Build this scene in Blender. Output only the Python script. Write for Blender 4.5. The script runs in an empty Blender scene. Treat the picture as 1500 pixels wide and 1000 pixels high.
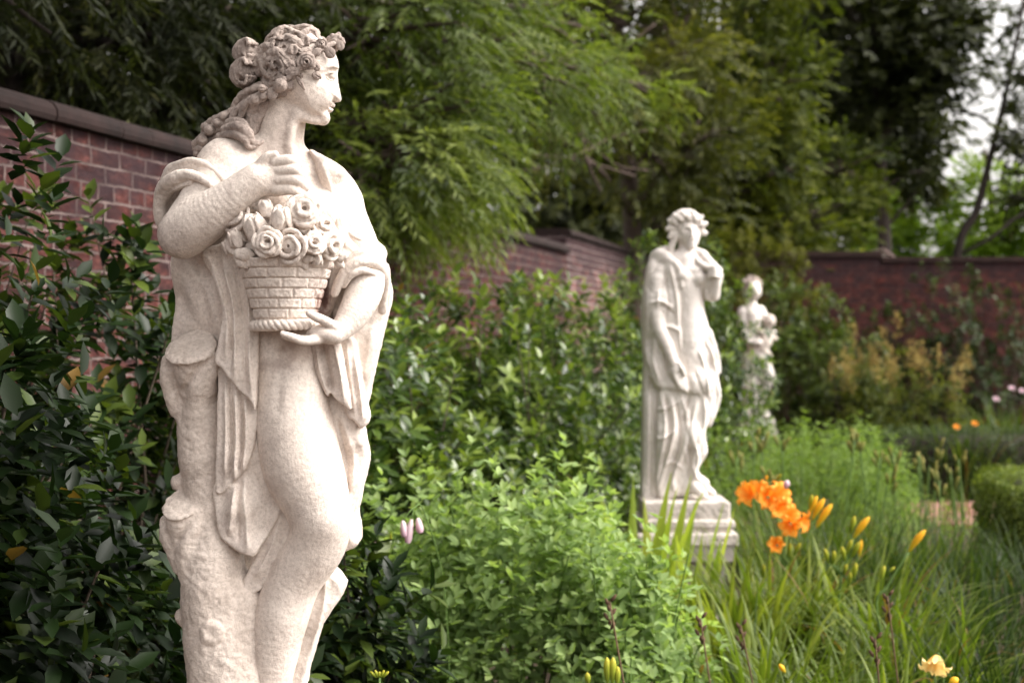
import bpy, math, random
import numpy as np
from mathutils import Vector, Matrix, Euler

C = bpy.context.scene.collection
SC = bpy.context.scene
F = 2083.0          # focal length in photo pixels (50 mm on 36 mm, 1500 px wide)
EYE = 1.55
VH = 491.0          # horizon row

# ---------------------------------------------------------------- camera
cam_d = bpy.data.cameras.new('camera')
cam = bpy.data.objects.new('camera', cam_d); C.objects.link(cam)
cam.location = (0, 0, EYE); cam.rotation_euler = (math.radians(90), 0, 0)
cam_d.lens = 50.0; cam_d.sensor_width = 36.0; cam_d.shift_y = -(500 - VH) / 1500.0
cam_d.clip_end = 2000; cam_d.clip_start = 0.05
cam_d.dof.use_dof = True; cam_d.dof.focus_distance = 2.86; cam_d.dof.aperture_fstop = 4.0
SC.camera = cam

# ---------------------------------------------------------------- world, sun, exposure
SUN_EL, SUN_AZ = math.radians(46), math.radians(100)   # azimuth clockwise from +Y (view direction)
w = bpy.data.worlds.new('World'); SC.world = w; w.use_nodes = True
nt = w.node_tree; nt.nodes.clear()
sky = nt.nodes.new('ShaderNodeTexSky'); sky.sky_type = 'NISHITA'; sky.sun_disc = False
sky.sun_elevation = SUN_EL; sky.sun_rotation = SUN_AZ
sky.air_density = 1.3; sky.dust_density = 5.0; sky.ozone_density = 0.5
hs = nt.nodes.new('ShaderNodeHueSaturation'); hs.inputs['Saturation'].default_value = 0.08
bg = nt.nodes.new('ShaderNodeBackground'); bg.inputs['Strength'].default_value = 0.15
wo = nt.nodes.new('ShaderNodeOutputWorld')
nt.links.new(sky.outputs[0], hs.inputs['Color']); mxw = nt.nodes.new('ShaderNodeMix'); mxw.data_type = 'RGBA'; mxw.blend_type = 'MULTIPLY'; mxw.inputs[0].default_value = 1; mxw.inputs[7].default_value = (1.0, .962, .93, 1)
nt.links.new(hs.outputs[0], mxw.inputs[6]); nt.links.new(mxw.outputs[2], bg.inputs['Color'])
nt.links.new(bg.outputs[0], wo.inputs['Surface'])
sl = bpy.data.lights.new('sun', 'SUN'); sl.energy = 0.65; sl.angle = math.radians(28); sl.color = (1.0, 0.94, 0.88)
so = bpy.data.objects.new('sun', sl); C.objects.link(so)
sd = Vector((math.sin(SUN_AZ) * math.cos(SUN_EL), math.cos(SUN_AZ) * math.cos(SUN_EL), math.sin(SUN_EL)))
so.rotation_euler = sd.to_track_quat('Z', 'Y').to_euler()
SC.view_settings.view_transform = 'Standard'; SC.view_settings.look = 'None'
SC.view_settings.exposure = 1.47; SC.view_settings.gamma = 1.0
SC.render.engine = 'CYCLES'
SC.cycles.max_bounces = 6; SC.cycles.diffuse_bounces = 3; SC.cycles.transmission_bounces = 2; SC.cycles.glossy_bounces = 2
SC.cycles.use_denoising = True

# ---------------------------------------------------------------- materials
def newmat(name):
    m = bpy.data.materials.new(name); m.use_nodes = True
    n = m.node_tree; n.nodes.clear()
    out = n.nodes.new('ShaderNodeOutputMaterial')
    b = n.nodes.new('ShaderNodeBsdfPrincipled'); n.links.new(b.outputs[0], out.inputs[0])
    return m, n, b, out
def ramp(n, src, stops):
    r = n.nodes.new('ShaderNodeValToRGB'); e = r.color_ramp.elements
    e[0].position, e[0].color = stops[0][0], (*stops[0][1], 1)
    e[1].position, e[1].color = stops[-1][0], (*stops[-1][1], 1)
    for p, c in stops[1:-1]:
        x = e.new(p); x.color = (*c, 1)
    n.links.new(src, r.inputs[0]); return r
def noise(n, vec, scale, detail=4, rough=0.6, dist=0.0):
    t = n.nodes.new('ShaderNodeTexNoise'); t.inputs['Scale'].default_value = scale
    t.inputs['Detail'].default_value = detail; t.inputs['Roughness'].default_value = rough
    t.inputs['Distortion'].default_value = dist
    n.links.new(vec, t.inputs['Vector']); return t
def mixc(n, fac, a, b, mode='MIX'):
    x = n.nodes.new('ShaderNodeMix'); x.data_type = 'RGBA'; x.blend_type = mode
    for sock, v in ((x.inputs[0], fac), (x.inputs[6], a), (x.inputs[7], b)):
        if isinstance(v, (int, float)): sock.default_value = v
        elif isinstance(v, tuple): sock.default_value = (*v, 1)
        else: n.links.new(v, sock)
    return x.outputs[2]
def math_(n, op, a, b=0.0):
    x = n.nodes.new('ShaderNodeMath'); x.operation = op
    for i, v in enumerate((a, b)):
        if isinstance(v, (int, float)): x.inputs[i].default_value = v
        else: n.links.new(v, x.inputs[i])
    return x.outputs[0]
def bump(n, b, h, strength, dist=0.01, prev=None):
    x = n.nodes.new('ShaderNodeBump'); x.inputs['Strength'].default_value = strength
    x.inputs['Distance'].default_value = dist
    n.links.new(h, x.inputs['Height'])
    if prev: n.links.new(prev.outputs[0], x.inputs['Normal'])
    n.links.new(x.outputs[0], b.inputs['Normal']); return x

def stone_mat(name, light, mid, grime, grime_amt=0.35, pit=1.0, scale=1.0, stains=()):
    m, n, b, out = newmat(name)
    g = n.nodes.new('ShaderNodeTexCoord').outputs['Object']
    big = noise(n, g, 5 * scale, 5, 0.6)
    fine = noise(n, g, 150 * scale, 4, 0.7)
    c = ramp(n, big.outputs[0], [(0.3, mid), (0.62, light)]).outputs[0]
    c = mixc(n, 0.55, c, ramp(n, fine.outputs[0], [(0.3, tuple(x * .7 for x in mid)), (0.55, light)]).outputs[0])
    gm = noise(n, g, 17 * scale, 8, 0.72, 0.3)
    gr = ramp(n, gm.outputs[0], [(0.50, (0, 0, 0)), (0.72, (1, 1, 1))])
    c = mixc(n, math_(n, 'MULTIPLY', gr.outputs[0], grime_amt), c, grime)
    # rain streaks running down the stone
    mps = n.nodes.new('ShaderNodeMapping'); mps.inputs['Scale'].default_value = (1, 1, .09); n.links.new(g, mps.inputs['Vector'])
    sk = ramp(n, noise(n, mps.outputs[0], 26 * scale, 4, .6).outputs[0], [(.52, (0, 0, 0)), (.72, (1, 1, 1))]).outputs[0]
    c = mixc(n, math_(n, 'MULTIPLY', sk, .32), c, tuple(x * 1.35 for x in grime))
    # sparse dark pits and lichen specks
    v = n.nodes.new('ShaderNodeTexVoronoi'); v.inputs['Scale'].default_value = 230 * scale
    n.links.new(g, v.inputs['Vector'])
    spk = ramp(n, v.outputs['Distance'], [(0.10, (1, 1, 1)), (0.24, (0, 0, 0))])
    sel = ramp(n, noise(n, g, 34 * scale, 3).outputs[0], [(0.5, (0, 0, 0)), (0.66, (1, 1, 1))])
    sp = math_(n, 'MULTIPLY', spk.outputs[0], sel.outputs[0])
    c = mixc(n, math_(n, 'MULTIPLY', sp, 0.5), c, grime)
    # stipple of black lichen gathered in drifts
    v2 = n.nodes.new('ShaderNodeTexVoronoi'); v2.inputs['Scale'].default_value = 420 * scale; n.links.new(g, v2.inputs['Vector'])
    dr = ramp(n, noise(n, g, 8 * scale, 5, .65).outputs[0], [(.44, (0, 0, 0)), (.62, (1, 1, 1))]).outputs[0]
    st_ = math_(n, 'MULTIPLY', ramp(n, v2.outputs['Distance'], [(.15, (1, 1, 1)), (.38, (0, 0, 0))]).outputs[0], dr)
    c = mixc(n, math_(n, 'MULTIPLY', st_, .6), c, tuple(x * .8 for x in grime))
    for (x0, y0, z0, rx_, ry_, rz_, col_, am_) in stains:
        mp = n.nodes.new('ShaderNodeMapping'); mp.inputs['Location'].default_value = (-x0 / rx_, -y0 / ry_, -z0 / rz_); mp.inputs['Scale'].default_value = (1 / rx_, 1 / ry_, 1 / rz_)
        n.links.new(g, mp.inputs['Vector']); L_ = n.nodes.new('ShaderNodeVectorMath'); L_.operation = 'LENGTH'; n.links.new(mp.outputs[0], L_.inputs[0])
        q_ = math_(n, 'ADD', L_.outputs['Value'], math_(n, 'MULTIPLY', math_(n, 'SUBTRACT', noise(n, g, 60, 6, .75).outputs[0], .5), 1.9))
        c = mixc(n, math_(n, 'MULTIPLY', ramp(n, q_, [(.45, (1, 1, 1)), (1.05, (0, 0, 0))]).outputs[0], am_), c, col_)
    n.links.new(c, b.inputs['Base Color'])
    b.inputs['Roughness'].default_value = 0.9; b.inputs['Specular IOR Level'].default_value = 0.2
    h = math_(n, 'ADD', math_(n, 'MULTIPLY', noise(n, g, 90 * scale, 6, 0.75).outputs[0], 1.0),
              math_(n, 'MULTIPLY', sp, -0.5))
    b1 = bump(n, b, noise(n, g, 42 * scale, 4, 0.6).outputs[0], 0.07 * pit, 0.008)
    bump(n, b, h, 0.46 * pit, 0.005, b1)
    return m

def leaf_mat(name, stops, rough=0.45, trans=0.35, spec=0.4, tcol=None):
    m, n, b, out = newmat(name)
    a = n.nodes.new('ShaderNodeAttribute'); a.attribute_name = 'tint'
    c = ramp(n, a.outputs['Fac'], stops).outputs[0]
    n.links.new(c, b.inputs['Base Color'])
    b.inputs['Roughness'].default_value = rough; b.inputs['Specular IOR Level'].default_value = spec
    if trans > 0:
        t = n.nodes.new('ShaderNodeBsdfTranslucent')
        n.links.new(mixc(n, 1.0, c, tcol or (1.5, 1.6, 0.7), 'MULTIPLY'), t.inputs['Color'])
        mx = n.nodes.new('ShaderNodeMixShader'); mx.inputs[0].default_value = trans
        n.links.new(b.outputs[0], mx.inputs[1]); n.links.new(t.outputs[0], mx.inputs[2])
        n.links.new(mx.outputs[0], out.inputs[0])
    return m
def plain_mat(name, col, rough=0.8, var=0.25, scale=20, b_str=0.3, spec=0.3):
    m, n, b, out = newmat(name)
    g = n.nodes.new('ShaderNodeTexCoord').outputs['Object']
    nz = noise(n, g, scale, 6, 0.65)
    c = ramp(n, nz.outputs[0], [(0.3, tuple(x * (1 - var) for x in col)), (0.7, tuple(min(1, x * (1 + var)) for x in col))]).outputs[0]
    n.links.new(c, b.inputs['Base Color']); b.inputs['Roughness'].default_value = rough
    b.inputs['Specular IOR Level'].default_value = spec
    if b_str: bump(n, b, nz.outputs[0], b_str, 0.01)
    return m

# ---------------------------------------------------------------- scene helpers
def tag(o, label=None, cat=None, group=None, kind=None):
    if label: o['label'] = label
    if cat: o['category'] = cat
    if group: o['group'] = group
    if kind: o['kind'] = kind
    return o
def empty(name, loc, rz=0.0):
    o = bpy.data.objects.new(name, None); C.objects.link(o); o.empty_display_size = 0.1
    o.location = loc; o.rotation_euler = (0, 0, rz); return o
def at(u, v, d):
    return Vector(((u - 750) / F * d, d, EYE + (VH - v) / F * d))
def raw_mesh(name, V, T, nper, mat, parent=None, smooth=True, tint=None):
    """V (n,3) floats, T (m,nper) ints -> ONE mesh object."""
    me = bpy.data.meshes.new(name)
    V = np.ascontiguousarray(V, np.float32); T = np.ascontiguousarray(T, np.int32)
    me.vertices.add(len(V)); me.vertices.foreach_set('co', V.ravel())
    me.loops.add(T.size); me.loops.foreach_set('vertex_index', T.ravel())
    me.polygons.add(len(T))
    me.polygons.foreach_set('loop_start', np.arange(0, T.size, nper, dtype=np.int32))
    me.polygons.foreach_set('loop_total', np.full(len(T), nper, np.int32))
    if tint is not None:
        at_ = me.attributes.new('tint', 'FLOAT', 'POINT'); at_.data.foreach_set('value', np.ascontiguousarray(tint, np.float32))
    me.update(calc_edges=True); me.validate()
    me.polygons.foreach_set('use_smooth', np.full(len(me.polygons), smooth))
    me.materials.append(mat)
    o = bpy.data.objects.new(name, me); C.objects.link(o)
    if parent: o.parent = parent
    return o
class MB:
    """collects polygons into ONE mesh"""
    def __init__(s): s.v = []; s.f = []
    def add(s, V, Fs):
        k = len(s.v); s.v += [tuple(p) for p in V]; s.f += [tuple(i + k for i in f) for f in Fs]
    def box(s, lo, hi, M=None):
        V = [Vector((x, y, z)) for x in (lo[0], hi[0]) for y in (lo[1], hi[1]) for z in (lo[2], hi[2])]
        if M: V = [M @ p for p in V]
        s.add(V, [(0, 1, 3, 2), (4, 6, 7, 5), (0, 4, 5, 1), (2, 3, 7, 6), (0, 2, 6, 4), (1, 5, 7, 3)])
    def tube(s, pts, rad, n=6, cap=True):
        pts = [Vector(p) for p in pts]; m = len(pts)
        if not hasattr(rad, '__len__'): rad = [rad] * m
        V = []; prev = None
        for i, p in enumerate(pts):
            t = (pts[min(i + 1, m - 1)] - pts[max(i - 1, 0)]).normalized()
            a = t.cross(prev if prev is not None else (Vector((0, 0, 1)) if abs(t.z) < 0.9 else Vector((1, 0, 0))))
            if a.length < 1e-4: a = t.orthogonal()
            a.normalize(); b = t.cross(a); prev = b * -1 if False else t.cross(a).cross(t) * 0 + (a.cross(t))
            for k in range(n):
                an = 2 * math.pi * k / n
                V.append(p + (a * math.cos(an) + b * math.sin(an)) * rad[i])
        Fs = [(i * n + k, i * n + (k + 1) % n, (i + 1) * n + (k + 1) % n, (i + 1) * n + k) for i in range(m - 1) for k in range(n)]
        if cap: Fs += [tuple(range(n))[::-1], tuple((m - 1) * n + k for k in range(n))]
        s.add(V, Fs)
    def build(s, name, mat, parent=None, smooth=True, loc=None):
        me = bpy.data.meshes.new(name); me.from_pydata(s.v, [], s.f); me.update()
        me.polygons.foreach_set('use_smooth', np.full(len(me.polygons), smooth))
        me.materials.append(mat)
        o = bpy.data.objects.new(name, me); C.objects.link(o)
        if parent: o.parent = parent
        if loc is not None: o.location = loc
        return o

# ---------------------------------------------------------------- distance-field sculpting
def vnoise(xs, ys, zs, scale, seed):
    r = np.random.default_rng(seed)
    def W(a):
        t = (a - a[0]) / scale; n = int(t[-1]) + 2; i = t.astype(int); f = t - i; f = f * f * (3 - 2 * f)
        M = np.zeros((len(a), n), np.float32); M[np.arange(len(a)), i] = 1 - f; M[np.arange(len(a)), i + 1] = f
        return M
    A, B, D = W(xs), W(ys), W(zs)
    L = r.uniform(-1, 1, (A.shape[1], B.shape[1], D.shape[1])).astype(np.float32)
    t = np.tensordot(A, L, (1, 0)); t = np.tensordot(t, B, (1, 1)); t = np.tensordot(t, D, (1, 1))
    return t
class Sculpt:
    """A signed distance field over a box. Units: photo pixels at the piece's own distance.
       points are given as (column, row, depth towards the viewer, radius)"""
    def __init__(s, ulo, uhi, vlo, vhi, ylo, yhi, h, zaxis=None):
        s.x = np.arange((ulo - 750), (uhi - 750), h, dtype=np.float32)
        s.y = np.arange(ylo, yhi, h, dtype=np.float32)
        s.z = np.arange(VH - vhi, VH - vlo, h, dtype=np.float32) if zaxis is None else zaxis.astype(np.float32)
        s.D = np.full((len(s.x), len(s.y), len(s.z)), 60.0, np.float32)
    @staticmethod
    def P(u, v, w):
        f = 1 - w / F
        return np.array([(u - 750) * f, w, (VH - v) * f], np.float32)
    def win(s, lo, hi):
        a = [slice(max(0, np.searchsorted(ax, l)), min(len(ax), np.searchsorted(ax, h))) for ax, l, h in zip((s.x, s.y, s.z), lo, hi)]
        if any(q.stop - q.start < 1 for q in a): return None
        return tuple(a), s.x[a[0]][:, None, None], s.y[a[1]][None, :, None], s.z[a[2]][None, None, :]
    def comb(s, sl, d, k, mode='add'):
        D = s.D[sl]
        if mode == 'add':
            if k < 0.05: s.D[sl] = np.minimum(D, d); return
            h = np.clip(.5 + .5 * (D - d) / k, 0, 1); s.D[sl] = D * (1 - h) + d * h - k * h * (1 - h)
        else:
            if k < 0.05: s.D[sl] = np.maximum(D, -d); return
            h = np.clip(.5 - .5 * (D + d) / k, 0, 1); s.D[sl] = D * (1 - h) - d * h + k * h * (1 - h)
    def chain(s, pts, k=4, mode='add', fy=1.0):
        q = [(s.P(p[0], p[1], p[2]), p[3]) for p in pts]
        if len(q) == 1: q = q * 2
        m = max(p[1] for p in q) * max(1, fy) + k + 3
        A = np.array([p[0] for p in q])
        W = s.win(A.min(0) - m, A.max(0) + m)
        if W is None: return
        o = [w_.start for w_ in W[0]]; T_ = np.full([w_.stop - w_.start for w_ in W[0]], 60.0, np.float32)
        for (a, ra), (b, rb) in zip(q[:-1], q[1:]):
            m2 = max(ra, rb) * max(1, fy) + k + 3
            w = s.win(np.minimum(a, b) - m2, np.maximum(a, b) + m2)
            if w is None: continue
            sl, X, Y, Z = w
            ab = b - a; L = max(1e-6, float(ab @ ab))
            t = np.clip(((X - a[0]) * ab[0] + (Y - a[1]) * ab[1] + (Z - a[2]) * ab[2]) / L, 0, 1)
            d = np.sqrt((X - a[0] - t * ab[0]) ** 2 + ((Y - a[1] - t * ab[1]) / fy) ** 2 + (Z - a[2] - t * ab[2]) ** 2) - (ra + (rb - ra) * t)
            l = tuple(slice(c.start - o_, c.stop - o_) for c, o_ in zip(sl, o))
            T_[l] = np.minimum(T_[l], d)
        s.comb(W[0], T_, k, mode)
    def curve(s, pts, k=3, mode='add', n=5, fy=1.0):
        """chain through a Catmull-Rom spline"""
        s.chain(spline(pts, n), k, mode, fy)
    def ell(s, c, r, rot=(0, 0, 0), k=4, mode='add', fn=None):
        c0 = s.P(*c); R = np.array(rot if isinstance(rot, Matrix) else Euler([math.radians(a) for a in rot]).to_matrix(), np.float32)
        m = max(r) + k + 3
        W = s.win(c0 - m, c0 + m)
        if W is None: return
        sl, X, Y, Z = W
        dx, dy, dz = X - c0[0], Y - c0[1], Z - c0[2]
        q = [R[0, i] * dx + R[1, i] * dy + R[2, i] * dz for i in range(3)]
        n1 = np.sqrt(sum((q[i] / r[i]) ** 2 for i in range(3))) + 1e-6
        n2 = np.sqrt(sum((q[i] / r[i] ** 2) ** 2 for i in range(3))) + 1e-6
        d = n1 * (n1 - 1) / n2
        if fn is not None: d = d + fn(q[0], q[1], q[2], n1)
        s.comb(sl, d, k, mode)
    def block(s, u0, u1, v0, v1, y0, y1, k=1.0, er=2.0):
        a, b_ = np.array([u0 - 750, y0, VH - v1]), np.array([u1 - 750, y1, VH - v0])
        sl, X, Y, Z = s.win(a - k - 4, b_ + k + 4); c_, h_ = (a + b_) / 2, (b_ - a) / 2 - er
        qx, qy, qz = np.abs(X - c_[0]) - h_[0], np.abs(Y - c_[1]) - h_[1], np.abs(Z - c_[2]) - h_[2]
        d = np.sqrt(np.maximum(qx, 0) ** 2 + np.maximum(qy, 0) ** 2 + np.maximum(qz, 0) ** 2) + np.minimum(np.maximum(np.maximum(qx, qy), qz), 0) - er
        s.comb(sl, d, k)
    def cut(s, c, n, rad, k=1.5):
        c0 = s.P(*c); n = np.array(n, np.float32); n /= np.linalg.norm(n); n[2] *= 1
        W = s.win(c0 - rad, c0 + rad)
        sl, X, Y, Z = W
        q = (X - c0[0]) * n[0] + (Y - c0[1]) * n[1] + (Z - c0[2]) * n[2]
        lim = np.sqrt((X - c0[0]) ** 2 + (Y - c0[1]) ** 2 + (Z - c0[2]) ** 2) - rad * .98
        s.comb(sl, np.maximum(-q, lim), k, 'sub')
    def slab(s, poly, depth, back, er=8, folds=(), k=2, mode='add', smooth=True):
        """a solid sheet: outline in (column,row), depth = front control points (u,v,w), back = thickness behind it or ('w', value)"""
        w0 = float(np.mean([c[2] for c in depth])); f = 1 - w0 / F
        if smooth: poly = [p[:2] for p in spline([(a, b, 0, 0) for a, b in poly] + [(poly[0][0], poly[0][1], 0, 0)], 4, closed=True)][:-1]
        P2 = np.array([((u - 750) * f, (VH - v) * f) for u, v in poly], np.float32)
        hmax = sum(abs(fo[2]) for fo in folds) * .5 + 4
        ws = [c[2] for c in depth]
        blo = back[1] if isinstance(back, tuple) else min(ws) - back
        m = k + 4
        W = s.win((P2[:, 0].min() - m, blo - m, P2[:, 1].min() - m), (P2[:, 0].max() + m, max(ws) + m + hmax + 12, P2[:, 1].max() + m))
        if W is None: return
        sl, X, Y, Z = W
        X2, Z2 = X[:, 0, :] + 0 * Z[:, 0, :], 0 * X[:, 0, :] + Z[:, 0, :]
        sd = poly_sd(X2, Z2, P2)
        e = np.clip(-sd, 0, er)
        num = 0; den = 0
        for (u, v, w_) in depth:
            q = 1.0 / (((X2 - (u - 750) * f) ** 2 + (Z2 - (VH - v) * f) ** 2) + 60.0) ** 1.5
            num = num + q * w_; den = den + q
        fr = num / den
        base = fr.copy()
        for fo in folds:
            line, wd, hh = fo[:3]
            L = np.array([((p[0] - 750) * f, (VH - p[1]) * f) for p in spline([(a, b, 0, 0) for a, b in line], 4)], np.float32)
            dd, tt, sg = line_d(X2, Z2, L)
            taper = np.clip(np.minimum(tt, 1 - tt) * 6, 0, 1) if len(fo) < 4 else 1.0
            if len(fo) > 4 and fo[4] == 'step':       # a lapped edge: one side stands proud of the other
                fr = fr + hh * taper * np.where(sg > 0, np.exp(-(dd / (wd * 3)) ** 2), np.exp(-(dd / (wd * .35)) ** 2))
            else:
                fr = fr + hh * taper * (.55 * np.exp(-(dd / wd) ** 2) + .5 * np.exp(-np.abs(dd / (wd * .75)) ** 1.15))
        fr = fr - (er - np.sqrt(np.maximum(er ** 2 - (er - e) ** 2, 0)))
        bk = back[1] if isinstance(back, tuple) else base - back
        if not isinstance(bk, (int, float)): bk = bk[:, None, :]
        g = np.gradient(fr, axis=0) / max(1e-3, float(s.x[1] - s.x[0])); g2 = np.gradient(fr, axis=1) / max(1e-3, float(s.z[1] - s.z[0]))
        nrm = np.sqrt(1 + np.clip(g * g + g2 * g2, 0, 9))
        d = np.maximum(np.maximum(sd[:, None, :], (Y - fr[:, None, :]) / nrm[:, None, :]), bk - Y)
        s.comb(sl, d, k, mode)
    def rough(s, amp, scale, seed, region=None):
        sl = (slice(None),) * 3
        x, y, z = s.x, s.y, s.z
        if region:
            (u0, u1), (v0, v1) = region
            a = slice(np.searchsorted(x, u0 - 750), np.searchsorted(x, u1 - 750)); c = slice(np.searchsorted(z, VH - v1), np.searchsorted(z, VH - v0))
            sl = (a, slice(None), c); x = x[a]; z = z[c]
        s.D[sl] += amp * vnoise(x, y, z, scale, seed)
    def mesh(s, name, mat, parent, S, sub=None):
        """surface nets; S = metres per pixel at this piece's distance; origin = local frame of parent given by sub (x,z) offset"""
        for ax in range(3):
            for i in (0, -1):
                q = [slice(None)] * 3; q[ax] = i; s.D[tuple(q)] = np.maximum(s.D[tuple(q)], 0.5)
        D = s.D; B = D < 0; nx, ny, nz = D.shape; cs = (nx - 1, ny - 1, nz - 1)
        cells = []; poss = []; quads = []
        ax3 = (s.x, s.y, s.z)
        for ax in range(3):
            a = [slice(None)] * 3; b = [slice(None)] * 3; a[ax] = slice(0, -1); b[ax] = slice(1, None)
            cr = np.nonzero(B[tuple(a)] != B[tuple(b)])
            idx = np.stack(cr, 1); o1, o2 = [i for i in range(3) if i != ax]
            ok = (idx[:, o1] > 0) & (idx[:, o2] > 0) & (idx[:, o1] < D.shape[o1] - 1) & (idx[:, o2] < D.shape[o2] - 1)
            idx = idx[ok]; j = idx.copy(); j[:, ax] += 1
            d0 = D[idx[:, 0], idx[:, 1], idx[:, 2]]; d1 = D[j[:, 0], j[:, 1], j[:, 2]]
            t = d0 / (d0 - d1)
            pos = np.stack([ax3[i][idx[:, i]] for i in range(3)], 1).astype(np.float64)
            pos[:, ax] += t * (ax3[ax][j[:, ax]] - ax3[ax][idx[:, ax]])
            cc = []
            for da, db in ((-1, -1), (0, -1), (0, 0), (-1, 0)):
                q = idx.copy(); q[:, o1] += da; q[:, o2] += db
                cc.append((q[:, 0] * cs[1] + q[:, 1]) * cs[2] + q[:, 2]); cells.append(cc[-1]); poss.append(pos)
            Q = np.stack(cc, 1); flip = (d0 < 0) ^ (ax == 1)
            Q[~flip] = Q[~flip][:, ::-1]
            quads.append(Q)
        cells = np.concatenate(cells); poss = np.concatenate(poss); quads = np.concatenate(quads)
        lut = np.full(cs[0] * cs[1] * cs[2], -1, np.int32)
        lut[cells] = 0; used = np.flatnonzero(lut == 0); lut[used] = np.arange(len(used), dtype=np.int32)
        ci = lut[cells]; n = len(used); cnt = np.bincount(ci, minlength=n)
        V = np.stack([np.bincount(ci, poss[:, i], minlength=n) / cnt for i in range(3)], 1)
        T = lut[quads]
        ox, oz = sub
        out = np.stack([(V[:, 0] - ox) * S, -V[:, 1] * S, (V[:, 2] - oz) * S], 1)
        return raw_mesh(name, out, T, 4, mat, parent)
def spline(pts, n=5, closed=False):
    P_ = np.array([tuple(p) + (0,) * (4 - len(p)) for p in pts], np.float64)
    if len(P_) < 3: return [tuple(p) for p in P_]
    if closed: E = np.vstack([P_[-2], P_, P_[1]])
    else: E = np.vstack([2 * P_[0] - P_[1], P_, 2 * P_[-1] - P_[-2]])
    out = []
    for i in range(1, len(E) - 2):
        p0, p1, p2, p3 = E[i - 1], E[i], E[i + 1], E[i + 2]
        for t in np.arange(n) / n:
            q = .5 * (2 * p1 + (p2 - p0) * t + (2 * p0 - 5 * p1 + 4 * p2 - p3) * t * t + (3 * p1 - p0 - 3 * p2 + p3) * t ** 3)
            out.append(tuple(q))
    out.append(tuple(E[-2])); return out
def poly_sd(X, Z, P2):
    d = np.full(X.shape, 1e9, np.float32); sgn = np.ones(X.shape, np.float32); n = len(P2)
    for i in range(n):
        a = P2[i]; b = P2[i - 1]; ex, ez = b - a; wx, wz = X - a[0], Z - a[1]
        t = np.clip((wx * ex + wz * ez) / (ex * ex + ez * ez + 1e-9), 0, 1)
        d = np.minimum(d, (wx - ex * t) ** 2 + (wz - ez * t) ** 2)
        c1 = Z >= a[1]; c2 = Z < b[1]; c3 = ex * wz > ez * wx
        fl = (c1 & c2 & c3) | (~c1 & ~c2 & ~c3); sgn = np.where(fl, -sgn, sgn)
    return sgn * np.sqrt(d)
def line_d(X, Z, L):
    d = np.full(X.shape, 1e9, np.float32); tt = np.zeros(X.shape, np.float32); sg = np.zeros(X.shape, np.float32); n = len(L) - 1
    for i in range(n):
        a, b = L[i], L[i + 1]; ex, ez = b - a; wx, wz = X - a[0], Z - a[1]
        t = np.clip((wx * ex + wz * ez) / (ex * ex + ez * ez + 1e-9), 0, 1)
        q = (wx - ex * t) ** 2 + (wz - ez * t) ** 2; m = q < d
        d = np.where(m, q, d); tt = np.where(m, (i + t) / n, tt); sg = np.where(m, ex * wz - ez * wx, sg)
    return np.sqrt(d), tt, sg
# ================================================================ the near statue
M_STONE = stone_mat('pale_limestone', (0.77, 0.685, 0.615), (0.62, 0.525, 0.46), (0.27, 0.21, 0.19), 0.42, stains=((.108, -.06, 1.140, .022, .09, .075, (.20, .095, .075), .85), (.03, -.05, 1.44, .16, .12, .05, (.34, .28, .25), .45), (-.185, -.08, 1.255, .05, .08, .06, (.26, .20, .18), .5), (.062, -.06, 1.03, .05, .1, .035, (.40, .29, .24), .5), (.02, -.05, 1.0, .05, .1, .02, (.36, .28, .25), .6)))
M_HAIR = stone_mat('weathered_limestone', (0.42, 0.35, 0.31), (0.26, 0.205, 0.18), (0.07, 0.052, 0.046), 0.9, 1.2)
M_ROUGH = stone_mat('rough_limestone', (0.73, 0.64, 0.57), (0.57, 0.475, 0.41), (0.30, 0.24, 0.20), 0.5, 1.7)
def rose_fn(R, turns=3.0, amp=0.13):
    """petal relief round local axis Y: a spiral of lapped rims and a hole in the heart"""
    def fn(x, y, z, n1):
        rho = np.sqrt(x * x + z * z); phi = np.arctan2(rho, y); th = np.arctan2(z, x) / (2 * math.pi)
        sp = phi * turns / 1.6 - th
        saw = sp - np.floor(sp)
        m = np.clip(1.75 - phi, 0, 1)
        lob = 0.05 * R * np.cos(5 * th * 2 * math.pi + phi * 6)
        return (amp * R * (saw - .35) * m + lob * m + 0.75 * R * np.exp(-(rho / (0.16 * R)) ** 2) * (y > 0))
    return fn
def aim(ax_, ay_):
    a, b = math.radians(ax_), math.radians(ay_)
    return Vector((math.sin(a) * math.cos(b), math.cos(a) * math.cos(b), math.sin(b)))
def frame(n, up=Vector((0, 0, 1))):
    x = n.cross(up); x = x.normalized() if x.length > 1e-3 else Vector((1, 0, 0)); z = x.cross(n)
    return Matrix((x, n, z)).transposed()        # columns: width, outward normal, height
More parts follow.
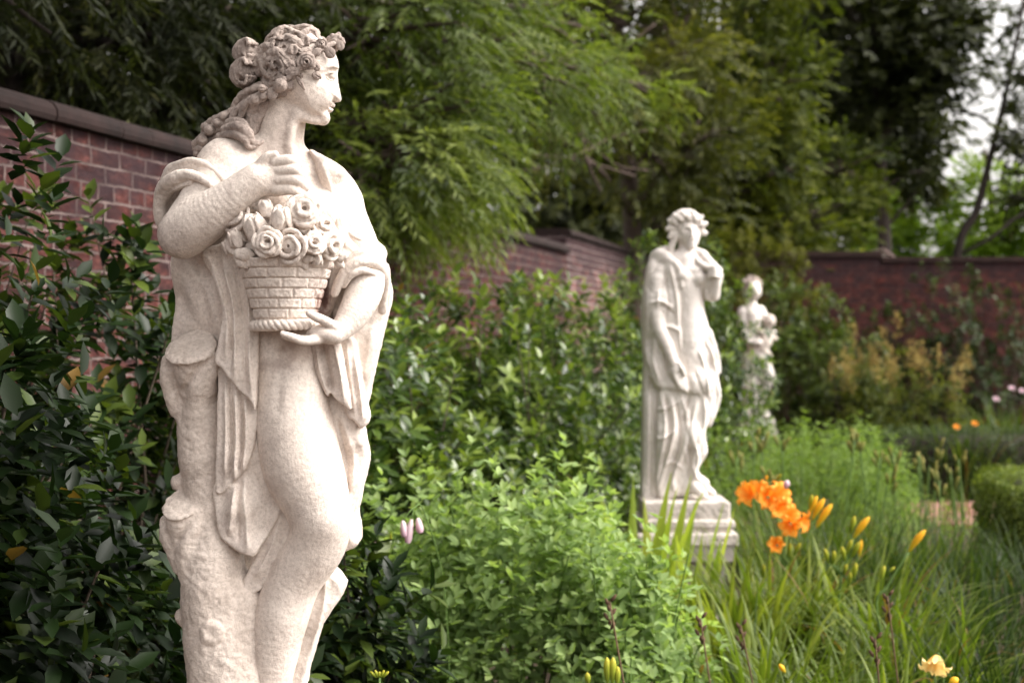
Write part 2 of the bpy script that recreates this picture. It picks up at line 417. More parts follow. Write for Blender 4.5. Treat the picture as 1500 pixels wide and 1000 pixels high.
def rose(G, u, v, w0, r, aimed, seed, open_=1.0):
    """carved rose: cup, then lapped rims closing in on an off-centre heart"""
    q = random.Random(seed * 7 + 3); M = frame(aim(*aimed)); X_, N_, Z_ = M.col[0], M.col[1], M.col[2]
    def pt(a, b, c, rr): p = X_ * a + N_ * b + Z_ * c; return (u + p.x, v - p.z, w0 + p.y, rr)
    G.ell((u, v, w0 - r * .1), (r * .86, r * .70, r * .86), rot=M, k=1)
    ox, oz = q.uniform(-.10, .10), q.uniform(-.10, .10); st = seed % 3
    rings = (((.86, .16, .17), (.60, .42, .145), (.36, .60, .115)), ((.90, .10, .20), (.56, .46, .19)), ((.84, .22, .16), (.66, .30, .17), (.40, .60, .15)))[st]
    for ring, (rad, h, th) in enumerate(rings):
        npet = ((5, 4, 3), (4, 3), (3, 3, 2))[st][ring]; off = q.uniform(0, 6)
        for k_ in range(npet):                       # each rim is a run of separate petal lips, one end tucked inside
            a0 = off + k_ * 6.283 / npet; span = 6.283 / npet * 1.25
            pts = []
            for t in np.linspace(0, 1, 9):
                a = a0 + span * t; rr = r * (rad * open_) * (1 + .20 * math.sin(math.pi * t) - .22 * t); hh = r * (h + .07 * math.sin(math.pi * t)) + r * .04
                pts.append(pt(ox * r + rr * math.cos(a), hh, oz * r + rr * math.sin(a), r * th * (.65 + .35 * math.sin(math.pi * t))))
            G.chain(pts, .5)
            am = a0 + span * .45; G.ell(pt(r * rad * .92 * math.cos(am), r * (h - .16), r * rad * .92 * math.sin(am), 0)[:3], (r * .42, r * .16, r * .34), rot=frame((X_ * math.cos(am) + Z_ * math.sin(am) + N_ * (.3 + .7 * ring)).normalized(), N_), k=.5)
        ox += q.uniform(-.10, .10); oz += q.uniform(-.10, .10)
    G.ell(pt(ox * r, r * .62, oz * r, 0)[:3], (r * q.uniform(.10, .22), r * .5, r * q.uniform(.08, .14)), rot=M, k=1, mode='sub')
def tulip(G, u, v, w0, r, aimed, seed):
    q = random.Random(seed * 5 + 1); ax = (aim(*aimed) * .5 + Vector((0, 0, .8))).normalized(); M = frame(Vector((0, 1, 0)), ax) if abs(ax.y) < .95 else frame(ax)
    def pt(p, rr): return (u + p.x, v - p.z, w0 + p.y, rr)
    G.chain([pt(-ax * r * .45, r * .62), pt(ax * r * .1, r * .72), pt(ax * r * .6, r * .42)], 2)
    x = ax.orthogonal().normalized(); y = ax.cross(x)
    for k_ in range(5):
        az = k_ * 2 * math.pi / 5 + q.uniform(-.3, .3) + seed
        dd = x * math.cos(az) + y * math.sin(az); c_ = dd * r * .62 + ax * r * (.02 if k_ % 2 else .16)
        G.ell((u + c_.x, v - c_.z, w0 + c_.y), (r * .5, r * .2, r * .86), rot=frame((dd + ax * .22).normalized(), ax), k=.6)
    G.chain([pt(ax * r * 1.2, r * .16), pt(ax * r * .6, r * .12)], 1, 'sub')
def leafy(S_, u, v, w_, L, wd, ang, tilt=0, th=2.2):
    """a carved pointed leaf lying on the stone"""
    a = math.radians(ang); du, dv = math.cos(a), -math.sin(a)
    pts = []
    for t, q in ((0, .25), (.25, .8), (.5, 1), (.75, .62), (1, .1)):
        pts.append((u + du * L * t, v + dv * L * t, w_ + tilt * t, max(1.0, wd * q)))
    S_.chain(pts, 1.0, fy=th / wd)
    S_.chain([(u, v, w_ + th, .8), (u + du * L * .9, v + dv * L * .9, w_ + th + tilt * .9, .5)], .6, 'sub')

D1 = 2.94; S1 = D1 / F
BASE1 = (400 - 750, VH - 1241)
st1 = empty('statue', (BASE1[0] * S1, D1, EYE + BASE1[1] * S1))
tag(st1, 'near pale stone statue of a woman holding a brick-patterned basket of flowers', 'statue', 'garden statues along the brick wall')

# ---- body (one continuous surface: torso, neck, head with face, both arms with hands, leg)
zz = np.concatenate([np.arange(VH - 1225, VH - 640, 1.9), np.arange(VH - 640, VH - 300, 1.35), np.arange(VH - 300, VH - 225, 1.2), np.arange(VH - 225, VH - 50, 0.95)])
B = Sculpt(222, 568, 0, 0, -95, 135, 1.25, zaxis=zz)
B.curve([(418, 300, -2, 66), (416, 360, 0, 60), (415, 420, 4, 53), (415, 475, 8, 50), (415, 515, 12, 47)], 14)
B.curve([(415, 505, 12, 47), (426, 560, 14, 53), (430, 610, 17, 57), (443, 680, 24, 58), (462, 730, 30, 49), (470, 768, 32, 44), (461, 802, 26, 42), (430, 850, 16, 40), (413, 900, 12, 40), (403, 950, 8, 36), (396, 1000, 6, 31), (392, 1060, 4, 27), (392, 1130, 2, 22), (398, 1190, 4, 24), (425, 1212, 30, 16)], 12)
B.ell((478, 762, 46), (24, 28, 22), k=22)                                  # kneecap
B.chain([(388, 560, -42, 50), (366, 700, -45, 42), (340, 860, -45, 34), (335, 1180, -40, 26)], 12)   # standing leg behind the cloth
B.ell((414, 512, 61), (3, 4, 5), k=4, mode='sub')
B.chain([(412, 520, 68, 2), (402, 600, 76, 1)], 14, 'sub')
# shoulders, neck
B.chain([(408, 232, -2, 30), (478, 274, -14, 38), (492, 300, -12, 40)], 14)
B.chain([(402, 228, -2, 34), (345, 247, 8, 50)], 16)
B.ell((468, 315, 34), (34, 36, 30), k=20)
B.ell((415, 300, 34), (34, 36, 28), k=20)
B.curve([(418, 150, -2, 33), (413, 185, -2, 33.5), (411, 215, -2, 33), (410, 242, -2, 38)], 12)
B.chain([(436, 150, 22, 5), (424, 212, 32, 6), (430, 236, 34, 4)], 12)       # neck muscle
B.chain([(446, 236, 33, 2), (500, 262, 20, 2)], 12, 'sub')                   # collar bone hollow
# head: profile inflated sideways
prof = [(455, 46), (472, 56), (485, 68), (492, 80), (495.3, 90), (496.2, 98), (494.6, 106), (494.6, 112), (496, 124), (498.6, 138), (500.2, 145), (498.2, 149), (492, 150), (489.4, 151.2), (491.2, 154.4), (489.6, 157), (484.6, 157.6), (487.6, 160), (486.6, 163.4), (482.2, 165.8), (483, 170), (482.6, 175.5), (478, 180), (468, 182.2), (456, 182), (446, 178), (430, 170), (405, 160), (388, 140), (380, 110), (384, 80), (400, 58), (425, 44)]
W_ = B.win((370 - 760, -60, VH - 195), (508 - 750, 62, VH - 35))
sl, X, Y, Z = W_
P2 = np.array([(u - 750, VH - v) for u, v in prof], np.float32)
X2, Z2 = X[:, 0, :] + 0 * Z[:, 0, :], 0 * X[:, 0, :] + Z[:, 0, :]
sd_ = poly_sd(X2, Z2, P2)
e = np.clip(-sd_ / 52.0, 0, 1); T_ = 45 * np.sqrt(np.maximum(1e-4, 1 - (1 - e) ** 2)) + 0.8 * np.minimum(0, -sd_) * 0
T_ = np.where(sd_ < 0, T_, -sd_)
d = np.maximum(sd_[:, None, :], (np.abs(Y) - T_[:, None, :]) * 0.62)
B.comb(sl, d, 3.0)
B.ell((466, 143, 27), (20, 14, 19), k=12)                                  # cheek
B.ell((473, 172, 12), (11, 9, 12), k=8)                                    # chin side
B.chain([(440, 170, 26, 8), (462, 178, 20, 5)], 9)                          # jaw
B.ell((491, 111, 19), (7.5, 6.5, 7), k=5, mode='sub')                       # eye socket
B.ell((483.5, 113, 28), (7, 5.5, 5), k=5, mode='sub')
B.ell((486, 112.5, 18.2), (6.4, 5.2, 6.2), k=.8)                            # eyeball
B.curve([(477.5, 112.5, 26.0, .9), (482, 107.6, 26.4, 1.3), (488, 106.4, 22, 1.4), (493, 108.6, 16, 1.0)], 1.2)   # upper lid
B.curve([(478, 113, 25.5, .7), (483, 117.3, 24.6, .9), (490, 117.6, 18, .8)], 1.2)
B.curve([(470, 103, 34, 1.2), (480, 98, 30, 2.2), (489, 97, 22, 2.6), (495, 100, 11, 2)], 6)                     # brow
B.ell((492.5, 144.5, 7.5), (5, 4.4, 4.2), k=2.2); B.ell((491.5, 148.8, 7.5), (2.6, 1.3, 2.2), k=.8, mode='sub')   # nostril
B.chain([(485, 142, 13, 1.1), (481, 150, 17, .8)], 3, 'sub')
B.curve([(491, 157.6, 5, 1.0), (485, 157.4, 12, 1.1), (479.5, 156.4, 17.5, 1.0)], 1.4, 'sub')                     # mouth
B.curve([(490, 154.2, 4, 1.6), (485, 154.6, 11, 1.7), (480.5, 155.6, 16, 1.0)], 2)
B.curve([(486.6, 161.0, 3, 2.0), (483, 160.8, 10.5, 1.9), (479.8, 158.6, 15.5, 1.0)], 2)
B.ell((479, 166.5, 11), (4, 2.2, 6), k=3, mode='sub')
# near arm (crosses the chest)
B.curve([(330, 252, 24, 44), (300, 300, 50, 38), (268, 341, 64, 34)], 14)
B.curve([(266, 346, 66, 31), (284, 332, 74, 35), (312, 312, 86, 32), (345, 286, 96, 26), (376, 264, 99, 24)], 8)
B.ell((402, 260, 99), (31, 15, 27), rot=(0, 8, 0), k=9)
for i, (a, b_, c_) in enumerate((((404, 238, 106, 8.5), (424, 235, 110, 8.2), (436, 242, 103, 6.6)), ((408, 251, 107, 8.5), (432, 250, 112, 8.0), (444, 262, 102, 6.6)), ((408, 264, 107, 8.5), (434, 264, 112, 8.0), (447, 275, 101, 6.6)), ((404, 278, 105, 8.2), (430, 278, 110, 7.8), (445, 286, 100, 6.4)))):
    B.curve([a, b_, c_], 1.0, n=5)
B.curve([(384, 240, 104, 9), (392, 230, 108, 7), (403, 226, 110, 5)], 3)
# far arm with the hand under the basket
B.chain([(488, 292, -8, 38), (538, 386, 18, 27)], 10)
B.curve([(540, 388, 20, 26), (534, 424, 36, 27), (519, 458, 54, 23), (502, 480, 70, 16.5), (490, 489, 80, 15)], 8)
B.ell((473, 488, 90), (24, 17, 13.5), rot=(0, 6, 0), k=9)
B.curve([(489, 478, 94, 8), (472, 468, 108, 6.8), (462, 464, 115, 6), (453, 459, 120, 5.0)], 2.4)
B.curve([(466, 496, 98, 8), (446, 499, 116, 6.6), (430, 494, 124, 5.6), (414, 488.5, 128, 4.2)], 2.4)
B.curve([(462, 495, 88, 7.5), (440, 497, 100, 6.4), (418, 492, 106, 5)], 2)
B.curve([(462, 493, 78, 7), (438, 495, 86, 6), (416, 491, 90, 5)], 2)
B.rough(.3, 16, 5); B.rough(.16, 5, 6); B.rough(.2, 2.4, 7)
B.mesh('body', M_STONE, st1, S1, BASE1); del B

# ---- hair: wavy locks swept back from the face into a knot, a tress down the back
H = Sculpt(278, 512, 28, 262, -70, 84, 1.0)
SC_, SR = (432, 97), (55, 60, 53)
H.ell((432, 97, 0), (47, 52, 45), k=2)
H.ell((466, 128, 0), (34, 66, 62), rot=(0, 18, 0), k=4, mode='sub')          # open the face
H.ell((486, 110, 0), (28, 40, 60), k=4, mode='sub')
rg = random.Random(4)
def hp(vec, off=0.0):
    x, y, z = vec; L = math.sqrt(x * x + y * y + z * z); x, y, z = x / L, y / L, z / L
    return (SC_[0] + x * (SR[0] - 2 + off), SC_[1] - z * (SR[1] - 2 + off), y * (SR[2] - 2 + off))
hair_line = [(.80, .0, .62), (.78, .30, .56), (.70, .52, .46), (.56, .70, .36), (.40, .84, .20), (.25, .93, .02), (.12, .95, -.2), (-.04, .90, -.42), (-.22, .78, -.62), (-.42, .6, -.72)]
for side in (1, -1):
    n = 12
    for i in range(n):
        q = i / (n - 1) * (len(hair_line) - 1.001); j = int(q); f = q - j
        a = Vector(hair_line[j]).lerp(Vector(hair_line[j + 1]), f); a.y *= side
        b = Vector((-.93, .22 * side, .34 - .42 * i / n)); a.normalize(); b.normalize()
        c = a.cross(b).normalized(); pts = []; ph = rg.uniform(0, 6.28); am = rg.uniform(.09, .16); fr = rg.uniform(1.8, 2.8)
        for t in np.linspace(0, 1, 19):
            p = a.slerp(b, float(t)) + c * am * math.sin(ph + fr * 6.28 * t) * min(1, (1 - t) * 4)
            o = -1.0 + 3.6 * math.sin(ph * 2 + fr * 6.28 * t + 1.3)
            pts.append((*hp(p, o), 6.3 - 1.8 * abs(t - .5) + rg.uniform(-1.2, 1.0)))
        H.chain(pts, .8)
        H.chain([(a_, b__, c__ + (r__ - .3) * (1 if c__ > 0 else -1), .9) for a_, b__, c__, r__ in pts[2:-2]], .6, 'sub')
for (u, v, r) in ((430, 74, 7), (402, 94, 6), (404, 66, 7), (380, 96, 6), (418, 104, 5.5), (447, 60, 6), (392, 118, 6)):   # curls lying on the side
    dx, dz = (u - 432) / 53, -(v - 97) / 58; y = 51 * math.sqrt(max(.02, 1 - dx * dx - dz * dz)) + 2
    pts = [(u + r * (1 - .6 * t) * math.cos(t * 8.5 + u), v + r * (1 - .6 * t) * math.sin(t * 8.5 + u), y + 2 + t * 2, 3.0 - t) for t in np.linspace(0, 1, 12)]
    H.chain(pts, .8); H.ell((u, v, y + 6), (2.6, 2.6, 8), k=1.2, mode='sub')
# knot of hair: two coils
for (cu, cv, w0, ru, rv) in ((361, 76, 6, 17, 15), (357, 107, 10, 18, 17)):
    H.ell((cu, cv, w0), (ru - 1, 20, rv - 2), k=5)
    for j in range(7):
        a0 = -1.2 + j * .42
        pts = [(cu + (ru + 1) * math.cos(a0) * math.cos(t) * 1.0, cv + (rv + 1) * math.sin(t) * 1.0 - 3 * math.sin(a0), w0 + 22 * math.sin(a0) + 4 * math.cos(t), 3.4) for t in np.linspace(.5, 5.6, 14)]
        H.chain(pts, 1.0)
    H.chain([(cu - 8, cv + 8, w0 + 20, 5), (cu - 3, cv + 10, w0 + 24, 3)], 3, 'sub')
H.chain([(376, 88, 2, 15), (385, 96, 4, 18)], 6)
# tress from the nape down the back of the shoulder
for j in range(9):
    o = (j - 4) * 3.6; ph = j * 1.7
    base = [(392, 132, 26), (374, 146, 28), (358, 162, 22), (341, 177, 14), (322, 191, 4), (306, 205, -6), (292, 224, -14)]
    pts = []
    for i, (u, v, w0) in enumerate(spline([b + (0,) for b in base], 4)[:]) if False else enumerate([p[:3] for p in spline([b + (0,) for b in base], 4)]):
        t = i / 24.0
        pts.append((u + o * .5 + 4.6 * math.sin(ph + i * .62), v + o * .85 + 4.4 * math.cos(ph + i * .58), w0 + 6 * math.cos(j * 1.3 + i * .2) - abs(o) * .4, 5.6 - 1.8 * t))
    H.chain(pts, .8)
H.chain([(392, 138, 0, 17), (366, 170, -2, 17), (330, 200, -10, 13), (304, 218, -24, 8)], 4)
H.chain([(390, 156, 18, 9), (374, 180, 16, 10), (362, 202, 16, 12)], 4)
# lock over the collar bone
H.curve([(330, 190, 30, 7), (348, 186, 44, 8), (362, 194, 50, 8), (368, 206, 50, 6), (378, 211, 46, 4), (386, 207, 43, 2.5)], 2)
H.curve([(322, 200, 28, 6), (342, 197, 44, 6), (358, 204, 53, 6), (364, 214, 52, 4.5), (374, 215, 47, 3)], 1.2)
H.curve([(334, 180, 26, 5), (350, 178, 36, 6), (360, 184, 44, 5), (360, 196, 52, 3)], 1.2)
for (u, v, w0, r) in ((306, 190, 10, 8), (297, 207, 4, 8), (300, 186, 0, 6), (292, 218, 2, 6), (287, 226, 2, 5), (328, 170, 16, 6), (318, 180, 14, 6)):
    H.ell((u, v, w0), (r, r * 1.2, r), k=2.5)
for q in range(46):   # drilled hollows between the locks
    p = hp((rg.uniform(-.8, .55), rg.uniform(.45, 1), rg.uniform(-.45, .8)), 1)
    if p[0] < 470 - (p[1] - 60) * .5: H.chain([(*p, rg.uniform(2.6, 4.4)), (p[0] - rg.uniform(3, 8), p[1] + rg.uniform(-3, 4), p[2], 1.5)], 1.5, 'sub')
H.rough(1.0, 7, 11); H.rough(.6, 3, 12)
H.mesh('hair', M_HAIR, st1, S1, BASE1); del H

# ---- wreath: each flower and leaf spray its own carved piece
def small(name, mat, box, h, build, parent=st1, label=None):
    G = Sculpt(*box, h); build(G); o = G.mesh(name, mat, parent, S1, BASE1)
    if label: o['label'] = label
    return o
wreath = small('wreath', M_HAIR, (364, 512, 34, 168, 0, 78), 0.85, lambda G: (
    G.curve([(374, 150, 38, 4), (390, 138, 48, 4), (410, 124, 54, 4), (430, 108, 56, 4), (449, 92, 52, 5), (468, 74, 42, 4), (484, 66, 26, 4), (492, 62, 10, 4)], 2),
    leafy(G, 438, 104, 58, -22, 7.5, 8), leafy(G, 460, 92, 50, 14, 6, -60, -6), leafy(G, 434, 112, 55, 24, 4, -58, -8), leafy(G, 458, 108, 48, 15, 6, -30, -8),
    leafy(G, 458, 80, 50, 15, 6, 30), leafy(G, 478, 72, 38, 16, 8, -45, -4), leafy(G, 498, 62, 22, 12, 6, -80), leafy(G, 404, 130, 54, 18, 8, 240), leafy(G, 392, 136, 52, -14, 5, 40),
    leafy(G, 392, 138, 50, 20, 8, 205, -6), leafy(G, 480, 84, 34, 14, 5.5, 40), leafy(G, 428, 120, 52, 15, 6, 225), G.rough(.6, 5, 3)))
for (u, v, w0, r, t_) in ((449, 91, 58, 14, 2.4), (471, 65, 42, 9, 2.2), (492, 62, 6, 15, 3.0)):
    def f_(G, u=u, v=v, w0=w0, r=r, t_=t_):
        if r == 15:
            G.ell((u, v, w0), (11, 13, 12), k=2)
            for k_ in range(16):
                a, b_ = k_ * 2.4, math.acos(1 - 2 * (k_ + .5) / 16)
                G.ell((u + 11 * math.sin(b_) * math.cos(a), v - 11 * math.cos(b_), w0 + 12 * math.sin(b_) * math.sin(a)), (4.2, 4.2, 4.2), k=.8)
        else:
            G.ell((u, v, w0 - 5), (r * .8, 6, r * .8), k=1)
            ring = lambda R_, w_, q_, e_: G.chain([(u + R_ * (1 + e_ * math.sin(3 * t + R_)) * math.cos(t), v + R_ * (1 + e_ * math.cos(2 * t)) * math.sin(t), w_ + 1.2 * math.sin(3 * t), q_) for t in np.linspace(0, 6.3, 22)], .7)
            ring(r * .80, w0 - 2, r * .22, .10); ring(r * .50, w0 + 1.5, r * .17, .06); ring(r * .24, w0 + 3.5, r * .12, 0)
            G.chain([(u, v, w0 + 6, r * .13), (u, v, w0 - 3, r * .10)], .6, 'sub')
        G.rough(.5, 4, 2)
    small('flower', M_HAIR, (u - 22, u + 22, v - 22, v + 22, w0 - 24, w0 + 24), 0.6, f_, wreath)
for (u, v, w0, L, r, ang) in ((411, 125, 56, 9, 10, 60), (374, 146, 44, 9, 8, 40), (384, 130, 52, 5, 6, 0)):
    def f_(G, u=u, v=v, w0=w0, L=L, r=r, ang=ang):
        a = math.radians(ang); c_, s_ = math.cos(a), math.sin(a)
        G.chain([(u - c_ * L * .6, v + s_ * L * .6, w0, r * .7), (u, v, w0 + 1, r), (u + c_ * L, v - s_ * L, w0, r * .55)], 2)
        G.chain([(u - c_ * L + 2, v + s_ * L, w0 + r + 1, 1.2), (u + c_ * L + 3, v - s_ * L, w0 + r - 1, .8)], 1.2, 'sub'); G.rough(.5, 4, 3)
    small('bud', M_HAIR, (u - 24, u + 24, v - 24, v + 24, w0 - 18, w0 + 18), 0.7, f_, wreath)

# ---- basket with brick-like weave, rope foot and carved roses
def bk(G):
    cu, cw = 418.5, 66
    y0, y1 = 380, 470
    a = G.P(cu, y0, cw); b_ = G.P(cu, y1, cw)
    sl, X, Y, Z = G.win((-450, -20, VH - 490), (-220, 150, VH - 360))
    t = (a[2] - Z) / (a[2] - b_[2]); tc = np.clip(t, 0, 1)
    R = 71 + (42 - 71) * tc ** .85
    cx = a[0] + (b_[0] - a[0]) * tc
    x = X - cx; y = Y - cw
    rr = np.sqrt(x * x + y * y); ang = np.arctan2(x, y)
    nrow = 6.2; row = tc * nrow; ri = np.floor(row); rf = row - ri
    col = ang * 9.4 / (2 * math.pi) + .5 * (ri % 2) + .12 * np.sin(ri * 5.3); cf = col - np.floor(col)
    gr = np.maximum(np.exp(-((np.minimum(rf, 1 - rf)) / .085) ** 2), .9 * np.exp(-(np.minimum(cf, 1 - cf) / .045) ** 2))
    d = (rr - R + 2.6 * gr - 1.2 * rf) * .9
    d = np.maximum(d, np.abs(Z - (a[2] + b_[2]) / 2) - (a[2] - b_[2]) / 2)
    G.comb(sl, d, .5)
    G.rough(.7, 5, 8); G.rough(.35, 2.5, 9)
basket = small('basket', M_STONE, (335, 500, 372, 482, 0, 140), 0.9, bk)
def rope(G):
    n = 34; k_ = 0
    for s_ in range(3):
        pts = []
        for i in range(150):
            a = 2 * math.pi * i / 150; tw = a * 11 + s_ * 2.094
            rr = 46 + 4.0 * math.cos(tw); pts.append((418 + rr * math.sin(a), 476 + 4.0 * math.sin(tw) - 1.5 * math.sin(a), 66 + rr * math.cos(a), 4.3))
        G.chain(pts, .6)
    G.chain([(418, 472, 66, 10)], 2)
    sl, X, Y, Z = G.win((-450, 0, VH - 490), (-220, 140, VH - 460)); c0 = G.P(418, 475, 66)
    G.comb(sl, np.maximum(np.sqrt((X - c0[0]) ** 2 + (Y - 66) ** 2) - 44, np.abs(Z - c0[2]) - 5), 1)
    G.rough(.5, 4, 8)
small('rope_foot', M_STONE, (355, 480, 460, 492, 0, 132), 0.8, rope, basket)
fl = [  # u, v, w, radius, aim (deg right, deg up), kind
    (374, 332, 120, 17, (-25, 10), 'tulip'), (412, 322, 128, 17, (0, 35), 'tulip'), (445, 312, 116, 23, (5, 20), 'rose'),
    (392, 357, 134, 20, (-12, 5), 'rose'), (428, 360, 136, 17, (-20, 5), 'open'), (457, 357, 130, 16, (25, 15), 'rose'),
    (346, 350, 104, 13, (-60, 10), 'tulip'), (355, 368, 116, 14, (-50, -25), 'leaf'), (482, 362, 104, 19, (45, 0), 'rose'),
    (390, 306, 106, 12, (-30, 40), 'tulip'), (350, 322, 92, 16, (-50, 30), 'open'), (472, 335, 98, 17, (30, 30), 'rose'), (336, 362, 96, 11, (-70, -10), 'tulip'),
    (420, 335, 90, 30, (0, 60), 'mass'), (445, 372, 122, 12, (20, -30), 'leaf'), (380, 300, 96, 14, (0, 60), 'leaf'), (497, 373, 98, 11, (60, -20), 'leaf'), (465, 380, 118, 9, (20, -20), 'tulip'), (432, 300, 104, 12, (0, 60), 'tulip')]
for i, (u, v, w0, r, (ax_, ay_), kd) in enumerate(fl):
    if kd != 'mass': r = r * 1.12
    def f_(G):
        rot = (-ay_ * -1.0, 0, -ax_)
        if kd == 'mass':
            G.ell((412, 366, 66), (60, 56, 20), k=6); G.ell((418, 338, 60), (46, 44, 30), k=10); G.ell((468, 352, 56), (36, 38, 24), k=10)
            G.rough(3, 9, 77)
        elif kd == 'rose': rose(G, u, v, w0, r, (ax_, ay_), i)
        elif kd == 'open': rose(G, u, v, w0, r * .95, (ax_, ay_), i, 1.35)
        elif kd == 'tulip': tulip(G, u, v, w0, r, (ax_, ay_), i)
        else:
            leafy(G, u - r * .8, v + 3, w0, r * 2.0, r * .62, ay_ + 20, 4, 5)
            leafy(G, u - r * .6, v + 5, w0 - 4, r * 1.7, r * .55, ay_ - 25, 2, 5)
        G.rough(.7, 5, i)
    m = r * 2.2 + 6 if kd != 'mass' else 0
    bx = (u - m, u + m, v - m, v + m, w0 - m, w0 + m) if m else (335, 520, 288, 394, 10, 130)
    small('foliage' if kd in ('mass', 'leaf') else 'flower', M_STONE, bx, 0.85 if m else 1.2, f_, basket)

# ---- robe
R_ = Sculpt(222, 576, 205, 1010, -78, 132, 1.35)
# long back sheets either side
R_.slab([(250, 366), (300, 350), (380, 350), (384, 520), (345, 560), (250, 540), (248, 450)], [(252, 440, -12), (290, 430, 22), (330, 430, 38), (370, 430, 50), (256, 520, -8), (300, 380, 16)], ('w', -62), 9,
        [([(262, 380), (300, 420), (322, 480), (330, 540)], 7, 5), ([(285, 372), (300, 430), (306, 500)], 6, -3)])
# falling folds below the elbow, behind the basket
R_.slab([(292, 366), (372, 360), (380, 470), (376, 560), (374, 600), (367, 588), (346, 567), (326, 541), (314, 528), (321, 490), (324, 455), (312, 412)],
        [(300, 380, 46), (320, 450, 60), (350, 420, 68), (372, 420, 58), (320, 520, 62), (350, 540, 72), (372, 580, 66)], 40, 4.5,
        [([(300, 372), (322, 420), (334, 470), (330, 530)], 4.5, 7), ([(322, 372), (340, 430), (346, 490), (346, 560)], 4.5, 9), ([(338, 372), (352, 430), (358, 500), (362, 575)], 3, -4),
         ([(350, 372), (364, 440), (368, 520), (370, 590)], 4, 7), ([(308, 380), (328, 430), (340, 500), (338, 555)], 3, -5)])
R_.slab([(316, 520), (345, 555), (376, 590), (374, 640), (366, 672), (358, 690), (344, 706), (334, 716), (315, 720), (317, 640), (318, 570)],
        [(320, 540, 44), (346, 600, 54), (372, 610, 50), (320, 700, 50), (346, 680, 56), (366, 650, 50)], 36, 4,
        [([(330, 540), (332, 620), (330, 718)], 4, 6), ([(346, 560), (347, 640), (345, 712)], 4, 8), ([(360, 580), (361, 640), (357, 700)], 3.5, 7), ([(338, 550), (340, 640), (338, 712)], 2.4, -5), ([(354, 570), (355, 640), (351, 700)], 2.4, -5)])
R_.slab([(312, 712), (340, 690), (372, 640), (384, 668), (402, 700), (416, 734), (410, 752), (396, 778), (382, 800), (372, 814), (352, 808), (336, 798), (322, 783), (315, 750)],
        [(320, 730, 44), (345, 740, 58), (380, 700, 40), (410, 740, 34), (330, 780, 50), (368, 806, 56), (390, 770, 38)], 40, 4.5,
        [([(346, 706), (342, 750), (336, 785)], 5, 7), ([(358, 690), (362, 750), (366, 808)], 5, 7), ([(352, 700), (350, 760), (350, 796)], 3, -4), ([(370, 690), (388, 740), (384, 790)], 3, -2)])
R_.slab([(408, 740), (420, 728), (428, 762), (424, 798), (404, 836), (382, 864), (353, 882), (356, 850), (374, 816), (392, 780)],
        [(412, 750, 30), (420, 790, 30), (395, 830, 34), (365, 865, 30)], 34, 3.5, smooth=False, folds=[([(414, 745), (398, 800), (372, 850)], 4, 4), ([(420, 770), (402, 820), (375, 862)], 2, -2)])
# drape beneath the near elbow up to the shoulder
R_.curve([(245, 272, -6, 8), (250, 250, 22, 7), (266, 239, 44, 6), (286, 236, 58, 5.5), (305, 243, 66, 5), (322, 257, 70, 5), (336, 272, 74, 4)], 1.5)
R_.curve([(250, 262, 18, 9), (268, 250, 38, 10), (290, 248, 52, 10), (312, 258, 62, 8)], 6)
R_.curve([(236, 304, 8, 8), (236, 280, 36, 9), (252, 263, 60, 10), (274, 256, 74, 8), (292, 260, 82, 7), (308, 270, 86, 5)], 1.5)
R_.curve([(246, 278, 44, 8), (262, 270, 60, 8), (280, 268, 72, 6)], 4)
R_.curve([(245, 345, 8, 6), (236, 322, 18, 9), (235, 296, 26, 10), (246, 278, 40, 10)], 4)
R_.chain([(262, 256, 10, 20), (250, 290, 0, 20), (250, 340, -10, 15)], 10)
R_.curve([(242, 318, 34, 2.4), (240, 296, 44, 2.6), (252, 277, 62, 2.4), (272, 266, 76, 2)], 2, 'sub')
R_.curve([(247, 268, 38, 1.8), (266, 252, 58, 1.8), (290, 249, 70, 1.8), (312, 258, 77, 1.4)], 1.6, 'sub')
R_.curve([(238, 336, 24, 1.6), (240, 312, 34, 1.8), (244, 290, 44, 1.6)], 1.5, 'sub')
R_.slab([(252, 250), (300, 225), (340, 240), (330, 360), (262, 372), (240, 320)], [(260, 270, -14), (300, 300, -10), (330, 340, 0)], ('w', -66), 14)
# far shoulder cloth
R_.slab([(449, 217), (463, 221), (478, 229), (493, 238), (506, 251), (515, 267), (520, 288), (525, 309), (533, 324), (541, 338), (546, 348), (556, 358), (558, 372), (540, 392), (505, 402), (488, 440), (476, 466), (452, 468), (448, 380), (470, 300), (462, 250)],
        [(452, 222, 26), (480, 250, 40), (512, 270, 14), (520, 310, 14), (490, 320, 52), (550, 360, 18), (525, 368, 44), (500, 380, 56), (468, 400, 40), (470, 450, 36), (480, 350, 60)], ('w', -60), 16,
        [([(470, 235), (486, 280), (500, 340), (516, 378)], 5, 4), ([(496, 300), (512, 340), (545, 356)], 4, 4), ([(505, 330), (518, 352), (552, 372)], 4, -4), ([(478, 300), (490, 350), (500, 392)], 5, -3),
         ([(500, 310), (508, 350), (520, 372)], 4, 4), ([(476, 380), (472, 420), (470, 462)], 5, -6), ([(490, 388), (484, 420), (480, 460)], 4, 5), ([(500, 296), (522, 322), (548, 348)], 3, 3)])
# rolled sleeve edge round the far elbow
R_.curve([(490, 430, 56, 6), (499, 408, 62, 7), (512, 391, 64, 8), (530, 382, 60, 9), (548, 385, 46, 9), (560, 398, 28, 9), (563, 424, 10, 7), (560, 455, -2, 6)], 2.5)
R_.curve([(510, 382, 60, 6), (530, 371, 58, 7), (550, 376, 42, 7)], 2)
R_.curve([(504, 418, 60, 4), (516, 402, 66, 4.5), (534, 396, 62, 5), (550, 404, 46, 5), (556, 420, 30, 4)], 1.2)
